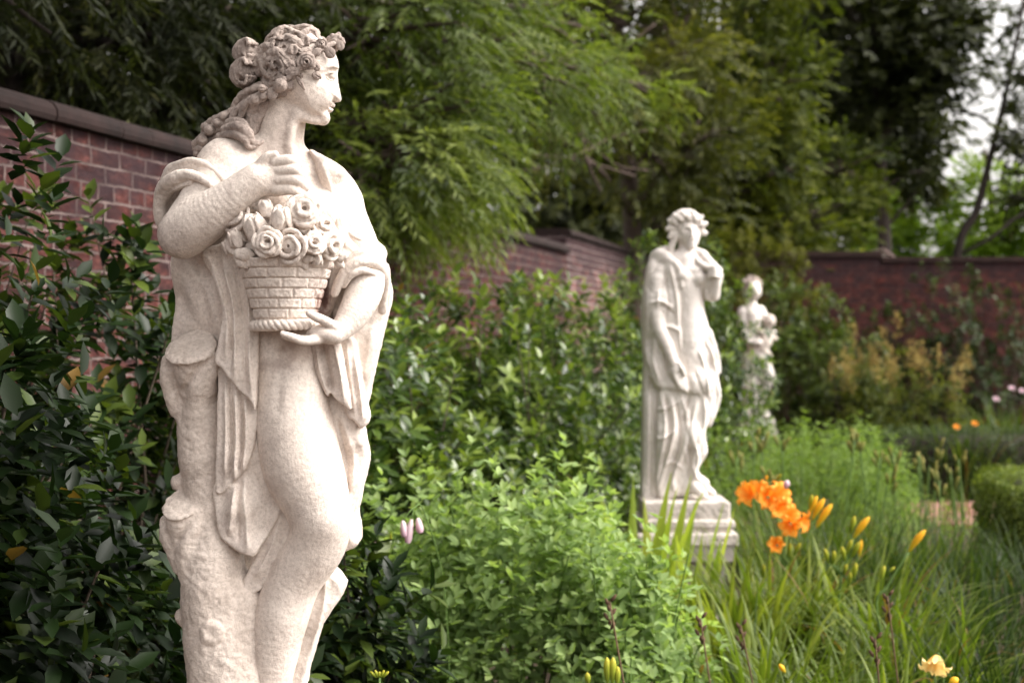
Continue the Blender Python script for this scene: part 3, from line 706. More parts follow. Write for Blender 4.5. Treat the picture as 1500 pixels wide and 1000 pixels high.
# big plain back sheet on the right
R_.slab([(500, 400), (558, 380), (568, 410), (571, 432), (566, 456), (558, 490), (550, 522), (541, 560), (534, 594), (520, 600), (500, 560), (488, 480)],
        [(560, 420, -6), (564, 450, -14), (530, 520, 2), (510, 520, 10), (536, 580, -8), (500, 470, 10)], ('w', -62), 7, [([(548, 460), (540, 520), (528, 586)], 7, 3)])
# front tongue of cloth hanging under the wrist
R_.slab([(454, 498), (490, 494), (502, 520), (508, 556), (514, 598), (504, 594), (492, 585), (484, 576), (478, 580), (466, 556), (458, 530)],
        [(460, 510, 40), (485, 520, 56), (500, 550, 54), (505, 590, 52), (472, 560, 46)], 40, 4, [([(470, 500), (480, 540), (485, 576)], 6, -9), ([(490, 500), (500, 550), (505, 592)], 4, 5), ([(461, 505), (470, 548), (480, 576)], 3, 5)])
R_.slab([(486, 494), (516, 496), (524, 530), (530, 570), (539, 612), (529, 627), (518, 616), (508, 606), (500, 560)],
        [(495, 510, 34), (515, 520, 38), (525, 590, 34), (530, 620, 36), (510, 590, 30)], 44, 4, [([(508, 500), (514, 550), (520, 612)], 4, 5), ([(519, 520), (527, 570), (532, 618)], 3, 4)])
R_.slab([(478, 570), (512, 592), (527, 622), (532, 645), (537, 672), (533, 694), (527, 718), (523, 740), (520, 756), (524, 780), (523, 798), (512, 806), (500, 804), (500, 740), (490, 660), (476, 610)],
        [(490, 600, 26), (515, 640, 22), (530, 672, 6), (512, 720, 12), (510, 790, 16), (520, 770, 10)], ('w', -50), 9, [([(500, 600), (518, 670), (514, 720)], 5, 5), ([(512, 720), (512, 760), (512, 800)], 4, 5), ([(494, 610), (508, 680), (506, 760)], 3, -4)])
# rocky hem behind the shin
R_.slab([(452, 830), (478, 833), (492, 846), (503, 861), (496, 880), (480, 902), (466, 925), (456, 958), (446, 990), (440, 1040), (400, 1040), (400, 900)],
        [(480, 840, 14), (500, 862, 8), (470, 890, 12), (450, 960, 4), (440, 1000, 2)], ('w', -60), 5, smooth=False, folds=[([(478, 840), (474, 890), (452, 960)], 4, 4)])
R_.rough(.6, 14, 21); R_.rough(.45, 4.5, 22); R_.rough(.25, 2.8, 23)
R_.mesh('robe', M_STONE, st1, S1, BASE1); del R_

# ---- tree stump support with sawn-off branches, running down to the base
K = Sculpt(218, 470, 478, 1246, -100, 96, 1.8)
def stub(c, base, n, r, r2):
    K.chain([(c[0], c[1] - 6, c[2] - 4, r2), base], 2); K.cut(c, n, r * 1.8, 1)
    K.ell((c[0], c[1] + 1.5, c[2] - 2), (r, 5.5, r * .96), rot=frame(Vector(n).normalized()), k=1.5)
    K.ell((c[0] + 2, c[1] - 2, c[2] + 4), (r * .72, 3.2, r * .68), rot=frame(Vector(n).normalized()), k=2.5, mode='sub')
stub((279, 508, 38), (290, 566, 18, 30), (-.12, .60, .78), 38, 33)
stub((263, 741, 36), (272, 786, 20, 24), (-.15, .64, .74), 27, 24)
K.curve([(290, 570, -2, 32), (296, 610, 2, 37), (301, 660, 2, 40), (306, 710, 0, 39), (308, 770, 2, 42), (312, 830, 8, 46), (316, 910, 8, 48), (322, 960, 8, 50), (330, 1020, 6, 52), (345, 1110, 4, 60), (360, 1200, 0, 80)], 5)
K.chain([(345, 880, 0, 46), (350, 960, -4, 50), (360, 1060, -8, 62)], 14)
K.curve([(312, 528, 40, 12), (300, 556, 36, 16), (290, 590, 26, 18), (290, 640, 22, 16)], 5)            # flank running down from the upper stub
K.curve([(247, 528, 22, 10), (248, 560, 22, 13), (262, 600, 14, 14)], 5)
K.curve([(300, 528, 54, 3), (280, 552, 54, 4.5), (264, 580, 40, 4)], 3, 'sub')
K.curve([(292, 752, 34, 11), (282, 776, 36, 15), (276, 812, 28, 18), (284, 860, 24, 16)], 5)
K.curve([(242, 762, 20, 8), (248, 792, 22, 12), (266, 826, 18, 14)], 5)
K.curve([(288, 756, 50, 3), (270, 776, 50, 4), (256, 800, 40, 3.5)], 3, 'sub')
K.ell((310, 927, 55), (18, 7, 19), k=2); K.ell((310, 927, 63), (12, 4, 13), k=1.5, mode='sub')
K.ell((268, 903, 4), (12, 12, 14), k=8); K.ell((262, 706, 0), (10, 14, 12), k=7)
K.chain([(326, 800, 56, 4), (340, 850, 58, 5), (348, 905, 52, 3)], 10, 'sub')
K.rough(1.8, 26, 31); K.rough(.9, 9, 32); K.rough(.9, 4.5, 33)
sl, X, Y, Z = K.win((-520, -95, VH - 1243), (-290, 94, VH - 1196))
K.comb(sl, np.maximum(np.maximum(np.abs(X + 380) - 128, np.abs(Y - 0) - 92), np.maximum(Z - (VH - 1200), (VH - 1241) - Z)), 3)
K.mesh('tree_stump', M_ROUGH, st1, S1, BASE1); del K
mb = MB(); mb.box((-.28, -.2, -.12), (.34, .22, .055)); mb.box((-.33, -.25, -.20), (.39, .27, -.118)); o = mb.build('plinth', M_ROUGH, st1, False)
# ================================================================ ground, path, walls
M_SOIL = plain_mat('bark_mulch', (0.055, 0.036, 0.024), 0.95, 0.5, 14, 0.8)
def brick_mat(name, c1, c2, mortar, top=2.4, scale=1.0, stain=0.8, path=False, rust=0.0):
    m, n, b, out = newmat(name)
    g = n.nodes.new('ShaderNodeTexCoord').outputs['Object']
    sx = n.nodes.new('ShaderNodeSeparateXYZ'); n.links.new(g, sx.inputs[0])
    wob = noise(n, g, 3.0, 2).outputs[0]
    cx = n.nodes.new('ShaderNodeCombineXYZ')
    n.links.new(math_(n, 'ADD', math_(n, 'ADD', sx.outputs[0], sx.outputs[1]), math_(n, 'MULTIPLY', noise(n, g, 9, 3).outputs[0], .03)) if not path else sx.outputs[0], cx.inputs[0])
    n.links.new(math_(n, 'ADD', sx.outputs[1 if path else 2], math_(n, 'ADD', math_(n, 'MULTIPLY', wob, .03), math_(n, 'MULTIPLY', noise(n, g, 34, 3, .7).outputs[0], .017))), cx.inputs[1])
    bt = n.nodes.new('ShaderNodeTexBrick'); n.links.new(cx.outputs[0], bt.inputs['Vector'])
    bt.inputs['Scale'].default_value = scale; bt.inputs['Brick Width'].default_value = .215; bt.inputs['Row Height'].default_value = .0705; bt.squash = .58; bt.squash_frequency = 3
    bt.inputs['Mortar Size'].default_value = .0058; bt.inputs['Mortar Smooth'].default_value = .25; bt.inputs['Bias'].default_value = 0
    bt.inputs['Color1'].default_value = (0, 0, 0, 1); bt.inputs['Color2'].default_value = (1, 1, 1, 1); bt.inputs['Mortar'].default_value = (.5, .5, .5, 1)
    c = ramp(n, bt.outputs['Color'], [(0.0, c1), (.3, c2), (.55, tuple(x * 1.25 for x in c2)), (.75, tuple(x * .55 for x in c1)), (1, (c2[0] * 1.25, c2[1] * 1.6, c2[2] * 1.7))]).outputs[0]
    mp = n.nodes.new('ShaderNodeMapping'); mp.inputs['Scale'].default_value = (.45, .45, 1) if not path else (1, 1, 1); n.links.new(g, mp.inputs['Vector']); g = mp.outputs[0]
    det = noise(n, g, 28, 7, .7)
    c = mixc(n, ramp(n, det.outputs[0], [(.46, (0, 0, 0)), (.66, (.8, .8, .8))]).outputs[0], c, (.19, .075, .062))
    c = mixc(n, ramp(n, noise(n, g, 11, 6, .7).outputs[0], [(.42, (0, 0, 0)), (.56, (stain, stain, stain))]).outputs[0], c, (.022, .013, .015))
    mo = mixc(n, ramp(n, noise(n, g, 7, 5, .7).outputs[0], [(.42, (0, 0, 0)), (.65, (1, 1, 1))]).outputs[0], mortar, tuple(x * .33 for x in mortar))
    if not path:                      # black mould creeping down from the coping, in a ragged band
        zt = math_(n, 'ADD', math_(n, 'MULTIPLY', math_(n, 'SUBTRACT', sx.outputs[2], top - .40), 2.0), math_(n, 'MULTIPLY', math_(n, 'SUBTRACT', noise(n, g, 5, 7, .75).outputs[0], .5), 4.5))
        rp = ramp(n, zt, [(.10, (0, 0, 0)), (.7, (1, 1, 1))]).outputs[0]
        c = mixc(n, math_(n, 'MULTIPLY', rp, min(.9, 1.1 * stain)), c, mixc(n, det.outputs[0], (.015, .008, .010), (.055, .032, .036)))
        mo = mixc(n, math_(n, 'MULTIPLY', rp, .6), mo, (.06, .04, .04))
    c = mixc(n, bt.outputs['Fac'], c, mo)
    n.links.new(c, b.inputs['Base Color']); b.inputs['Roughness'].default_value = .9
    b.inputs['Specular IOR Level'].default_value = .15
    h = math_(n, 'ADD', math_(n, 'MULTIPLY', bt.outputs['Fac'], -1.0), math_(n, 'MULTIPLY', det.outputs[0], .7))
    bump(n, b, h, .9, .012)
    return m
M_BRICK = brick_mat('old_red_brick', (.046, .011, .010), (.080, .023, .019), (.20, .15, .14), 2.38)
M_BRICKU = brick_mat('old_red_brick_upper', (.15, .06, .052), (.24, .12, .11), (.44, .36, .34), 2.35)
M_BRICKF = brick_mat('dark_red_brick', (.040, .008, .007), (.085, .019, .015), (.10, .05, .045), 2.6, stain=.85)
M_COPE = plain_mat('coping_brick', (.017, .008, .007), .85, .55, 9, .5)  # base colour lowered to carry the canopy shade on the near coping
M_COPEF = plain_mat('dark_coping_brick', (.028, .013, .011), .85, .5, 9, .5)

g = MB(); g.add([(-300, -40, 0), (300, -40, 0), (300, 500, 0), (-300, 500, 0)], [(0, 1, 2, 3)])
tag(g.build('ground', M_SOIL, None, False), kind='structure')
M_PATH = brick_mat('path_brick', (.36, .15, .11), (.44, .22, .17), (.3, .22, .18), 2, stain=.25, path=True)
p_ = MB(); p_.box((3.45, 11.5, -.1), (9.5, 13.1, .02)); tag(p_.build('path', M_PATH, None, False), kind='structure')
M_LAWN = plain_mat('rough_grass', (.045, .075, .02), .9, .4, 3, .5)
g = MB(); g.add([(-300, 21.2, .03), (300, 21.2, .03), (300, 480, .03), (-300, 480, .03)], [(0, 1, 2, 3)])
tag(g.build('grass_field', M_LAWN, None, False), kind='structure')

WX0, WK = -3.203, .267
def wallx(d): return WX0 + WK * d
WANG = math.atan2(1, WK)
def brick_wall(d0, d1, top, ch, mat, cmat, label, thick=.38):
    """a run of the left wall; local x runs along it, local -y faces the garden"""
    k = math.hypot(1, WK)
    root = empty('brick_wall', (wallx(d0), d0, 0), WANG); L = (d1 - d0) * k
    tag(root, label, 'wall')
    b = MB(); nx = 40
    b.box((0, 0, -.3), (L, thick, top - ch)); b.build('wall', mat, root, False)
    # coping: half-round bricks, one joint every 0.33 m
    rg = random.Random(int(d0 * 10)); c = MB(); x = 0; i = 0
    while x < L - .01:
        w = min(.335 if x > 12 else .24, L - x); jy, jz = rg.uniform(-.003, .003), rg.uniform(-.003, .003)
        prof_ = [(-.045, 0), (-.052, .02), (-.05, .045), (-.035, .07), (-.01, .086), (.03, .092), (thick * .5, .1), (thick - .03, .092), (thick + .01, .086), (thick + .04, .06), (thick + .045, 0)]
        V = []
        for xx in (x + .0015, x + w - .0015):
            V += [(xx, a + jy, top - ch + .002 + bb * ch / .1 + jz) for a, bb in prof_]
        n = len(prof_)
        c.add(V, [(q, q + 1, n + q + 1, n + q) for q in range(n - 1)] + [(n - 1, 0, n, 2 * n - 1), tuple(range(n))[::-1], tuple(range(n, 2 * n))])
        x += w; i += 1
    c.build('coping', cmat, root, False)
    return root
brick_wall(-2.5, 13.98, 2.45, .092, M_BRICK, M_COPE, 'long old red brick wall behind the near statue, with mouldy top courses and rounded coping')
brick_wall(14.0, 20.6, 2.61, .075, M_BRICKU, M_COPE, 'taller stepped-up stretch of red brick wall left of the middle statue')
# far wall across the end of the garden
fw = empty('brick_wall', (2.1, 20.6, 0), math.radians(-1.5)); tag(fw, 'dark red brick wall across the far right end of the garden', 'wall')
b = MB(); b.box((0, 0, -.3), (3.2, .42, 2.68)); b.box((3.2, .03, -.3), (26, .42, 2.61)); b.build('wall', M_BRICKF, fw, False)
b = MB(); b.box((-.02, -.05, 2.682), (3.23, .47, 2.76)); b.box((3.232, -.02, 2.612), (26, .47, 2.68)); b.build('coping', M_COPEF, fw, False)
# outbuilding behind the far wall: only its pale gable tip shows
M_RENDERW = plain_mat('pale_render', (.62, .50, .47), .8, .15, 5, .2); M_ROOF = plain_mat('pale_roof', (.50, .36, .34), .8, .2, 6, .3)
c_ = at(1297, 491, 24); hut = empty('garden_house', (c_.x, 24, 0)); tag(hut, 'pale gabled garden house just showing its roof tip above the far wall', 'garden house')
b = MB(); b.add([(-.02, 0, 0), (-.02, 0, 2.95), (.3, 0, 2.72), (.34, 0, 0), (-.02, 2.4, 0), (-.02, 2.4, 2.95), (.3, 2.4, 2.72), (.34, 2.4, 0)], [(0, 3, 2, 1), (4, 5, 6, 7), (0, 1, 5, 4), (3, 7, 6, 2), (1, 2, 6, 5)])
b.build('wall', M_RENDERW, hut, False)
b = MB(); b.add([(-.05, -.06, 2.99), (.37, -.06, 2.69), (.37, 2.5, 2.69), (-.05, 2.5, 2.99), (-.05, -.06, 3.02), (.37, -.06, 2.72), (.37, 2.5, 2.72), (-.05, 2.5, 3.02)], [(0, 1, 5, 4), (4, 5, 6, 7), (3, 2, 1, 0), (0, 4, 7, 3), (1, 2, 6, 5), (2, 3, 7, 6)])
b.build('roof', M_ROOF, hut, False)

# ================================================================ middle statue
M_WHITE = stone_mat('bleached_limestone', (0.82, 0.76, 0.715), (0.74, 0.67, 0.62), (0.48, 0.41, 0.375), 0.22, .9, .6)
D2 = 7.4; S2 = D2 / F
BASE2 = (1002 - 750, VH - 790)
st2 = empty('statue', (BASE2[0] * S2, D2, EYE + BASE2[1] * S2))
tag(st2, 'middle white statue of a robed woman in a leaf wreath, beside the orange daylilies', 'statue', 'garden statues along the brick wall')
B = Sculpt(948, 1066, 298, 742, -34, 52, .8)
B.chain([(1003, 385, 0, 22), (1004, 420, 3, 24), (1008, 455, 4, 22), (1010, 500, 4, 26), (1008, 560, 2, 26)], 8)
B.chain([(985, 386, 0, 16), (968, 398, 4, 14)], 8); B.chain([(1015, 384, -2, 14), (1032, 394, 0, 12)], 8)
B.ell((1000, 404, 20), (10, 9, 10), k=6); B.ell((1024, 408, 20), (10, 9, 10), k=6)
B.chain([(1006, 352, 0, 12), (1005, 372, 0, 11.5), (1004, 384, 0, 14)], 5)
B.ell((1007, 337, 2), (18, 20, 23), rot=(0, -5, 0), k=3)
B.ell((1011, 345, 8), (14, 14, 19), rot=(0, -5, 0), k=4)
B.curve([(1013, 334, 22, 2.0), (1014, 341, 24.6, 2.0), (1014.5, 346, 26, 2.8)], 2)          # nose
B.ell((1005.5, 337.5, 20), (4.4, 4, 2.8), k=2, mode='sub'); B.ell((1020, 337, 18.5), (3.6, 4, 2.8), k=2, mode='sub')
B.ell((1005.6, 338.2, 17.6), (3, 3, 2), k=.8); B.ell((1019.6, 337.6, 16.4), (2.6, 3, 2), k=.8)
B.curve([(1008.5, 351.5, 20, 1.1), (1013.5, 352.5, 23, 1.3), (1018, 351.5, 20, 1.0)], 1, 'sub'); B.ell((1013.5, 355.4, 20.6), (4, 2.4, 1.7), k=1.4); B.ell((1013.5, 350, 21.4), (4.5, 2.4, 1.4), k=1.2)
B.ell((1013, 361, 17), (6, 5, 4.5), k=4)
# hanging forearm and hand
B.curve([(964, 410, 8, 13), (962, 450, 12, 13), (966, 480, 18, 11), (977, 505, 24, 9.5), (986, 530, 28, 7.5)], 4)
B.ell((990, 540, 30), (8, 6, 12), rot=(0, 24, 0), k=4)
for i in range(4):
    B.curve([(986 + i * 4, 543, 31 - i, 3.2), (991 + i * 3.6, 556, 33 - i, 2.9), (997 + i * 3.0, 568 + i * 1.5, 32, 2.2)], 1)
B.curve([(994, 532, 33, 3.4), (1000, 542, 35, 2.8), (1003, 550, 34, 2.2)], 1)
# raised forearm and hand holding the cloth at the shoulder
B.curve([(1038, 402, -2, 12), (1044, 432, 10, 10), (1048, 420, 20, 8), (1050, 406, 26, 7)], 4)
B.ell((1047, 398, 28), (10, 7, 8), k=3)
for i in range(4): B.curve([(1040, 392 + i * 4, 33, 3.2), (1047, 391 + i * 4.2, 37, 3.0), (1054, 394 + i * 4, 32, 2.6)], .8)
# feet
B.chain([(1012, 700, 10, 9), (1020, 716, 22, 8), (1030, 724, 30, 6)], 5); B.chain([(1024, 708, 4, 9), (1034, 715, 14, 7), (1044, 722, 20, 5)], 5)
B.rough(.35, 6, 41); B.rough(.25, 3, 42)
B.mesh('body', M_WHITE, st2, S2, BASE2); del B
H = Sculpt(964, 1044, 298, 392, -32, 38, .7)
H.ell((1004, 333, -4), (22, 22, 24), k=3); H.ell((1013, 345, 18), (13, 20, 19), rot=(0, -5, 0), k=2, mode='sub')
for i in range(30):
    a = i / 30 * 6.28; r0 = rg.uniform(.5, 1)
    H.curve([(1006 + 20 * math.cos(a), 330 - 20 * math.sin(a), 12 * r0, 3.2), (1004 + 23 * math.cos(a + .3), 331 - 22 * math.sin(a + .3), 2, 3.4), (1002 + 18 * math.cos(a + .1), 332 - 19 * math.sin(a + .1), -14, 3)], 1)
H.curve([(990, 345, 8, 5), (984, 360, 6, 5), (982, 374, 6, 4), (986, 384, 10, 3)], 2)
H.rough(.6, 4, 44); H.mesh('hair', M_WHITE, st2, S2, BASE2)
H = Sculpt(962, 1046, 296, 366, -20, 44, .6)
for i in range(17):
    a = -0.35 + i * (math.pi + .9) / 16
    u, v = 1006 + 22 * math.cos(a), 333 - 17 * math.sin(a) + (4 if i % 2 else 0); w0 = 8 + 12 * math.sin(max(0, min(math.pi, a)))
    da = math.degrees(a) + rg.uniform(-40, 40)
    du, dv = math.cos(math.radians(da)), -math.sin(math.radians(da))
    H.chain([(u - du * 3, v - dv * 3, w0, 3), (u + du * 2, v + dv * 2, w0 + 2, 4.4), (u + du * 7, v + dv * 7, w0 + 2, 3.0)], .8, fy=.7)
    H.chain([(1006 + 22 * math.cos(a - .1), 334 - 20 * math.sin(a - .1), w0 - 2, 3.4), (1006 + 22 * math.cos(a + .2), 334 - 20 * math.sin(a + .2), w0 - 2, 3.4)], 1)
H.rough(.4, 3, 45); H.mesh('wreath', M_WHITE, st2, S2, BASE2); del H
R_ = Sculpt(928, 1068, 352, 740, -42, 50, .85)
# mantle round the neck and both shoulders
R_.curve([(972, 372, -10, 8), (962, 380, -2, 9), (957, 394, 4, 9), (953, 420, 2, 9), (950, 460, 0, 8)], 5)
R_.curve([(976, 366, -6, 7), (966, 374, 2, 7), (980, 380, 14, 6), (994, 392, 22, 5), (1000, 420, 24, 4)], 4)
R_.curve([(1018, 366, 2, 5), (1030, 374, 10, 7), (1040, 386, 20, 7), (1052, 396, 24, 6)], 3); R_.curve([(1014, 372, 10, 3.5), (1026, 386, 20, 4.5), (1042, 394, 28, 4)], 1.5)
R_.curve([(1020, 378, 4, 8), (1036, 392, 10, 9)], 4)
R_.slab([(960, 366), (975, 364), (990, 378), (1000, 400), (1003, 440), (1000, 480), (1002, 520), (1012, 560), (1016, 576), (1004, 573), (990, 573), (968, 571), (956, 558), (951, 540), (946, 520), (945, 450), (951, 398)],
        [(955, 400, 6), (990, 400, 24), (950, 500, 4), (975, 440, 26), (965, 500, 22), (990, 500, 26), (970, 555, 22), (1010, 565, 30), (990, 560, 28)], ('w', -38), 9,
        [([(962, 380), (964, 430), (958, 480), (962, 540)], 3, 3), ([(980, 385), (990, 430), (994, 480), (1002, 550)], 2.4, 4), ([(950, 445), (968, 441), (986, 452)], 2.4, 4), ([(952, 456), (972, 450), (988, 462)], 2, -3),
         ([(953, 490), (964, 482), (982, 478), (1000, 490)], 3, 5), ([(958, 500), (957, 530), (966, 560)], 2.4, 4), ([(976, 510), (974, 540), (990, 568)], 2.4, -3), ([(972, 395), (978, 440), (974, 470)], 2.4, -3)])
R_.slab([(950, 500), (944, 560), (943, 640), (941, 716), (944, 736), (968, 738), (970, 640), (966, 560)], [(946, 560, 2), (960, 600, 8), (950, 700, 2), (964, 700, 8)], ('w', -36), 5,
        [([(950, 520), (949, 620), (948, 730)], 2, 3.4), ([(957, 560), (957, 640), (956, 735)], 2, 3.6), ([(964, 570), (964, 650), (964, 735)], 1.8, -3)])
# gown
R_.slab([(988, 392), (1030, 392), (1034, 436), (1034, 452), (1040, 480), (1050, 506), (1056, 530), (1046, 600), (1034, 632), (1037, 662), (1024, 690), (1040, 706), (1030, 720), (1000, 726), (964, 728), (962, 640), (966, 570), (984, 500), (996, 440)],
        [(1010, 400, 24), (1012, 408, 26), (1006, 440, 22), (1030, 440, 8), (1012, 500, 27), (1040, 520, 12), (975, 600, 20), (1000, 600, 22), (1025, 620, 24), (1028, 650, 24), (970, 700, 14), (1000, 700, 18), (1022, 700, 22), (985, 640, 26)], ('w', -34), 8,
        [([(1006, 430), (1012, 470), (1022, 520)], 2, 2), ([(1020, 440), (1018, 480), (1030, 520)], 2, 2), ([(996, 576), (1006, 612), (1000, 660), (986, 700), (990, 724)], 3.4, 5.5), ([(1012, 574), (1002, 610), (1010, 660), (1006, 716)], 2.6, -5.5),
         ([(980, 574), (988, 620), (978, 668), (964, 722)], 3.2, 5), ([(966, 572), (974, 620), (966, 680), (960, 722)], 2.4, 3.6), ([(974, 574), (981, 630), (970, 690)], 2, -4), ([(988, 580), (996, 630), (988, 680), (976, 722)], 2.2, -5), ([(1022, 580), (1012, 630), (1022, 670), (1012, 716)], 3.2, 5),
         ([(948, 630), (966, 642), (992, 628)], 2.2, 4), ([(958, 600), (980, 596), (1000, 582)], 2.4, 3.5), ([(1030, 575), (1032, 620), (1014, 676), (1028, 712)], 3, 4), ([(1000, 650), (1010, 690), (1000, 722)], 2.4, 3.5), ([(962, 690), (984, 676), (1004, 690)], 2.2, 3)])
R_.ell((1014, 636, 22), (13, 10, 18), k=9)                                   # bent knee under the cloth
# left fold of the mantle falling from the hand over the hip
R_.slab([(1034, 400), (1058, 398), (1056, 420), (1048, 436), (1038, 440), (1032, 430)], [(1045, 410, 24), (1040, 430, 18)], 16, 4, [([(1044, 402), (1042, 436)], 2, 2.5)])
R_.slab([(1006, 486), (1024, 500), (1040, 480), (1050, 503), (1056, 525), (1058, 545), (1053, 552), (1058, 580), (1051, 604), (1040, 626), (1035, 600), (1024, 580), (1012, 574), (1004, 540)],
        [(1012, 520, 30), (1040, 500, 18), (1050, 540, 12), (1025, 560, 32), (1048, 590, 16), (1038, 615, 20)], 26, 5,
        [([(1030, 490), (1044, 520), (1052, 550)], 2.4, 3.5), ([(1020, 505), (1034, 545), (1040, 600)], 2.4, 4), ([(1036, 500), (1046, 540), (1048, 590)], 1.8, -3), ([(1012, 530), (1022, 560), (1034, 590)], 2, -3)])
R_.rough(.5, 7, 51); R_.rough(.3, 3, 52)
R_.mesh('robe', M_WHITE, st2, S2, BASE2); del R_
def moulded(mb, x0, x1, y0, y1, prof):      # stacked square mouldings (z, outset)
    V = []
    for z, o in prof: V += [(x0 - o, y0 - o, z), (x1 + o, y0 - o, z), (x1 + o, y1 + o, z), (x0 - o, y1 + o, z)]
    Fs = [(4 * i + k, 4 * i + (k + 1) % 4, 4 * i + 4 + (k + 1) % 4, 4 * i + 4 + k) for i in range(len(prof) - 1) for k in range(4)]
    Fs += [(3, 2, 1, 0), tuple(4 * (len(prof) - 1) + k for k in range(4))]; mb.add(V, Fs)
M_PLINTH = stone_mat('weathered_plinth_stone', (0.68, 0.61, 0.56), (0.50, 0.44, 0.40), (0.15, 0.14, 0.10), 0.85, 1.1, .6)
G = Sculpt(924, 1078, 722, 800, -60, 66, .8)
G.block(938, 1062, 729, 762, -42, 52, 1, 3); G.block(932, 1068, 755, 766, -47, 57, 2, 2.5); G.block(936, 1064, 765, 775, -44, 54, 1.5, 2.5); G.block(928, 1072, 773, 791, -52, 62, 1.5, 3)
for q in range(14):
    G.ell((rg.uniform(930, 1070), rg.choice((731, 757, 774, 790)) + rg.uniform(-1, 1), 58 + rg.uniform(-3, 5)), (rg.uniform(2, 6), 5, rg.uniform(1.5, 3)), k=2, mode='sub')
G.rough(.8, 12, 91); G.rough(.5, 4, 92); G.mesh('plinth', M_PLINTH, st2, S2, BASE2)
M_PED = stone_mat('grey_pedestal_stone', (.42, .38, .35), (.30, .27, .25), (.12, .11, .10), .6, 1.5, .5)
def pedestal(x, y, z, hw, hd, label, grp='stone pedestals under the statues'):
    m_ = MB(); moulded(m_, -hw, hw, -hd, hd, [(-.02, .05), (.12, .05), (.14, .0), (z - .1, .0), (z - .08, .04), (z - .003, .04)])
    o = m_.build('pedestal', M_PED, None, False, (x, y, 0)); tag(o, label, 'pedestal', grp)
pedestal(st2.location.x - .01, D2, st2.location.z, .2, .17, 'grey stone pedestal under the middle statue, half hidden by iris leaves')
pedestal(st1.location.x + .03, D1, st1.location.z - .2, .28, .2, 'grey stone pedestal under the near statue with the flower basket')

# ================================================================ far statue
D3 = 16.5; S3 = D3 / F; BASE3 = (1106 - 750, VH - 634)
st3 = empty('statue', (BASE3[0] * S3, D3, EYE + BASE3[1] * S3))
tag(st3, 'small far statue of a woman holding a child, half hidden by green shrubs', 'statue', 'garden statues along the brick wall')
B = Sculpt(1080, 1146, 402, 624, -22, 30, .6)
B.ell((1104, 425, 4), (11, 12, 14), rot=(0, -8, 0), k=2); B.chain([(1102, 436, 0, 6), (1101, 446, 0, 7)], 3)
B.chain([(1090, 456, 0, 8), (1112, 456, 0, 8)], 5); B.chain([(1102, 462, 0, 14), (1106, 485, 2, 14), (1109, 505, 3, 14), (1112, 522, 4, 17)], 6)
B.chain([(1088, 458, 2, 7), (1086, 482, 6, 6), (1096, 500, 16, 5), (1112, 502, 22, 5)], 4)
B.chain([(1114, 456, 0, 7), (1126, 474, 6, 6), (1132, 488, 10, 5)], 4)
B.chain([(1114, 524, 6, 14), (1124, 552, 10, 11), (1116, 575, 4, 8), (1108, 600, 0, 6), (1112, 612, 8, 5)], 5); B.chain([(1106, 524, 0, 12), (1102, 560, -2, 11), (1100, 606, -2, 8)], 5)
B.ell((1104, 420, 13), (2, 3, 2), k=2); B.chain([(1108, 423, 14, 1.5), (1109, 429, 16, 2)], 2)
B.rough(.5, 5, 61); B.mesh('body', M_WHITE, st3, S3, BASE3)
B = Sculpt(1080, 1130, 400, 450, -20, 24, .6)
B.ell((1100, 419, -1), (13, 13, 13), k=2); B.ell((1109, 430, 14), (10, 12, 13), k=2, mode='sub')
for i in range(14):
    a = i * .45; B.ell((1101 + 12 * math.cos(a), 418 - 11 * math.sin(a), 4 * math.cos(i * 2)), (4, 4, 4), k=1.5)
B.rough(.8, 4, 62); B.mesh('hair', M_HAIR, st3, S3, BASE3)
B = Sculpt(1104, 1146, 450, 530, -10, 34, .6)
B.ell((1127, 470, 14), (9, 9, 10), k=2); B.chain([(1127, 482, 12, 6), (1122, 500, 14, 9), (1116, 512, 14, 8)], 3); B.chain([(1118, 488, 20, 3.5), (1108, 482, 20, 3)], 2); B.chain([(1128, 488, 12, 3.5), (1136, 496, 12, 3)], 2); B.chain([(1120, 514, 16, 5), (1128, 522, 18, 4)], 2)
B.rough(.5, 4, 63); B.mesh('child_figure', M_STONE, st3, S3, BASE3)
B = Sculpt(1078, 1146, 500, 638, -28, 36, .7)
B.slab([(1092, 520), (1122, 516), (1130, 548), (1118, 572), (1112, 590), (1124, 600), (1136, 616), (1130, 622), (1094, 622), (1092, 570)], [(1100, 540, 10), (1118, 540, 20), (1106, 590, 12), (1118, 608, 18)], ('w', -14), 6, [([(1102, 524), (1104, 570), (1102, 614)], 2, 4), ([(1112, 524), (1112, 560), (1110, 600)], 2, -3), ([(1112, 600), (1124, 612), (1130, 620)], 2, 3)])
B.rough(.5, 5, 64); B.mesh('robe', M_WHITE, st3, S3, BASE3); del B
pl = MB(); moulded(pl, -22 * S3, 26 * S3, -20 * S3, 26 * S3, [(0, .02), (.05, .02), (.055, 0), (.115, 0)]); pl.build('plinth', M_WHITE, st3, False)
pedestal(st3.location.x, D3, st3.location.z, .2, .2, 'grey stone pedestal under the far statue, behind the feathery mound')
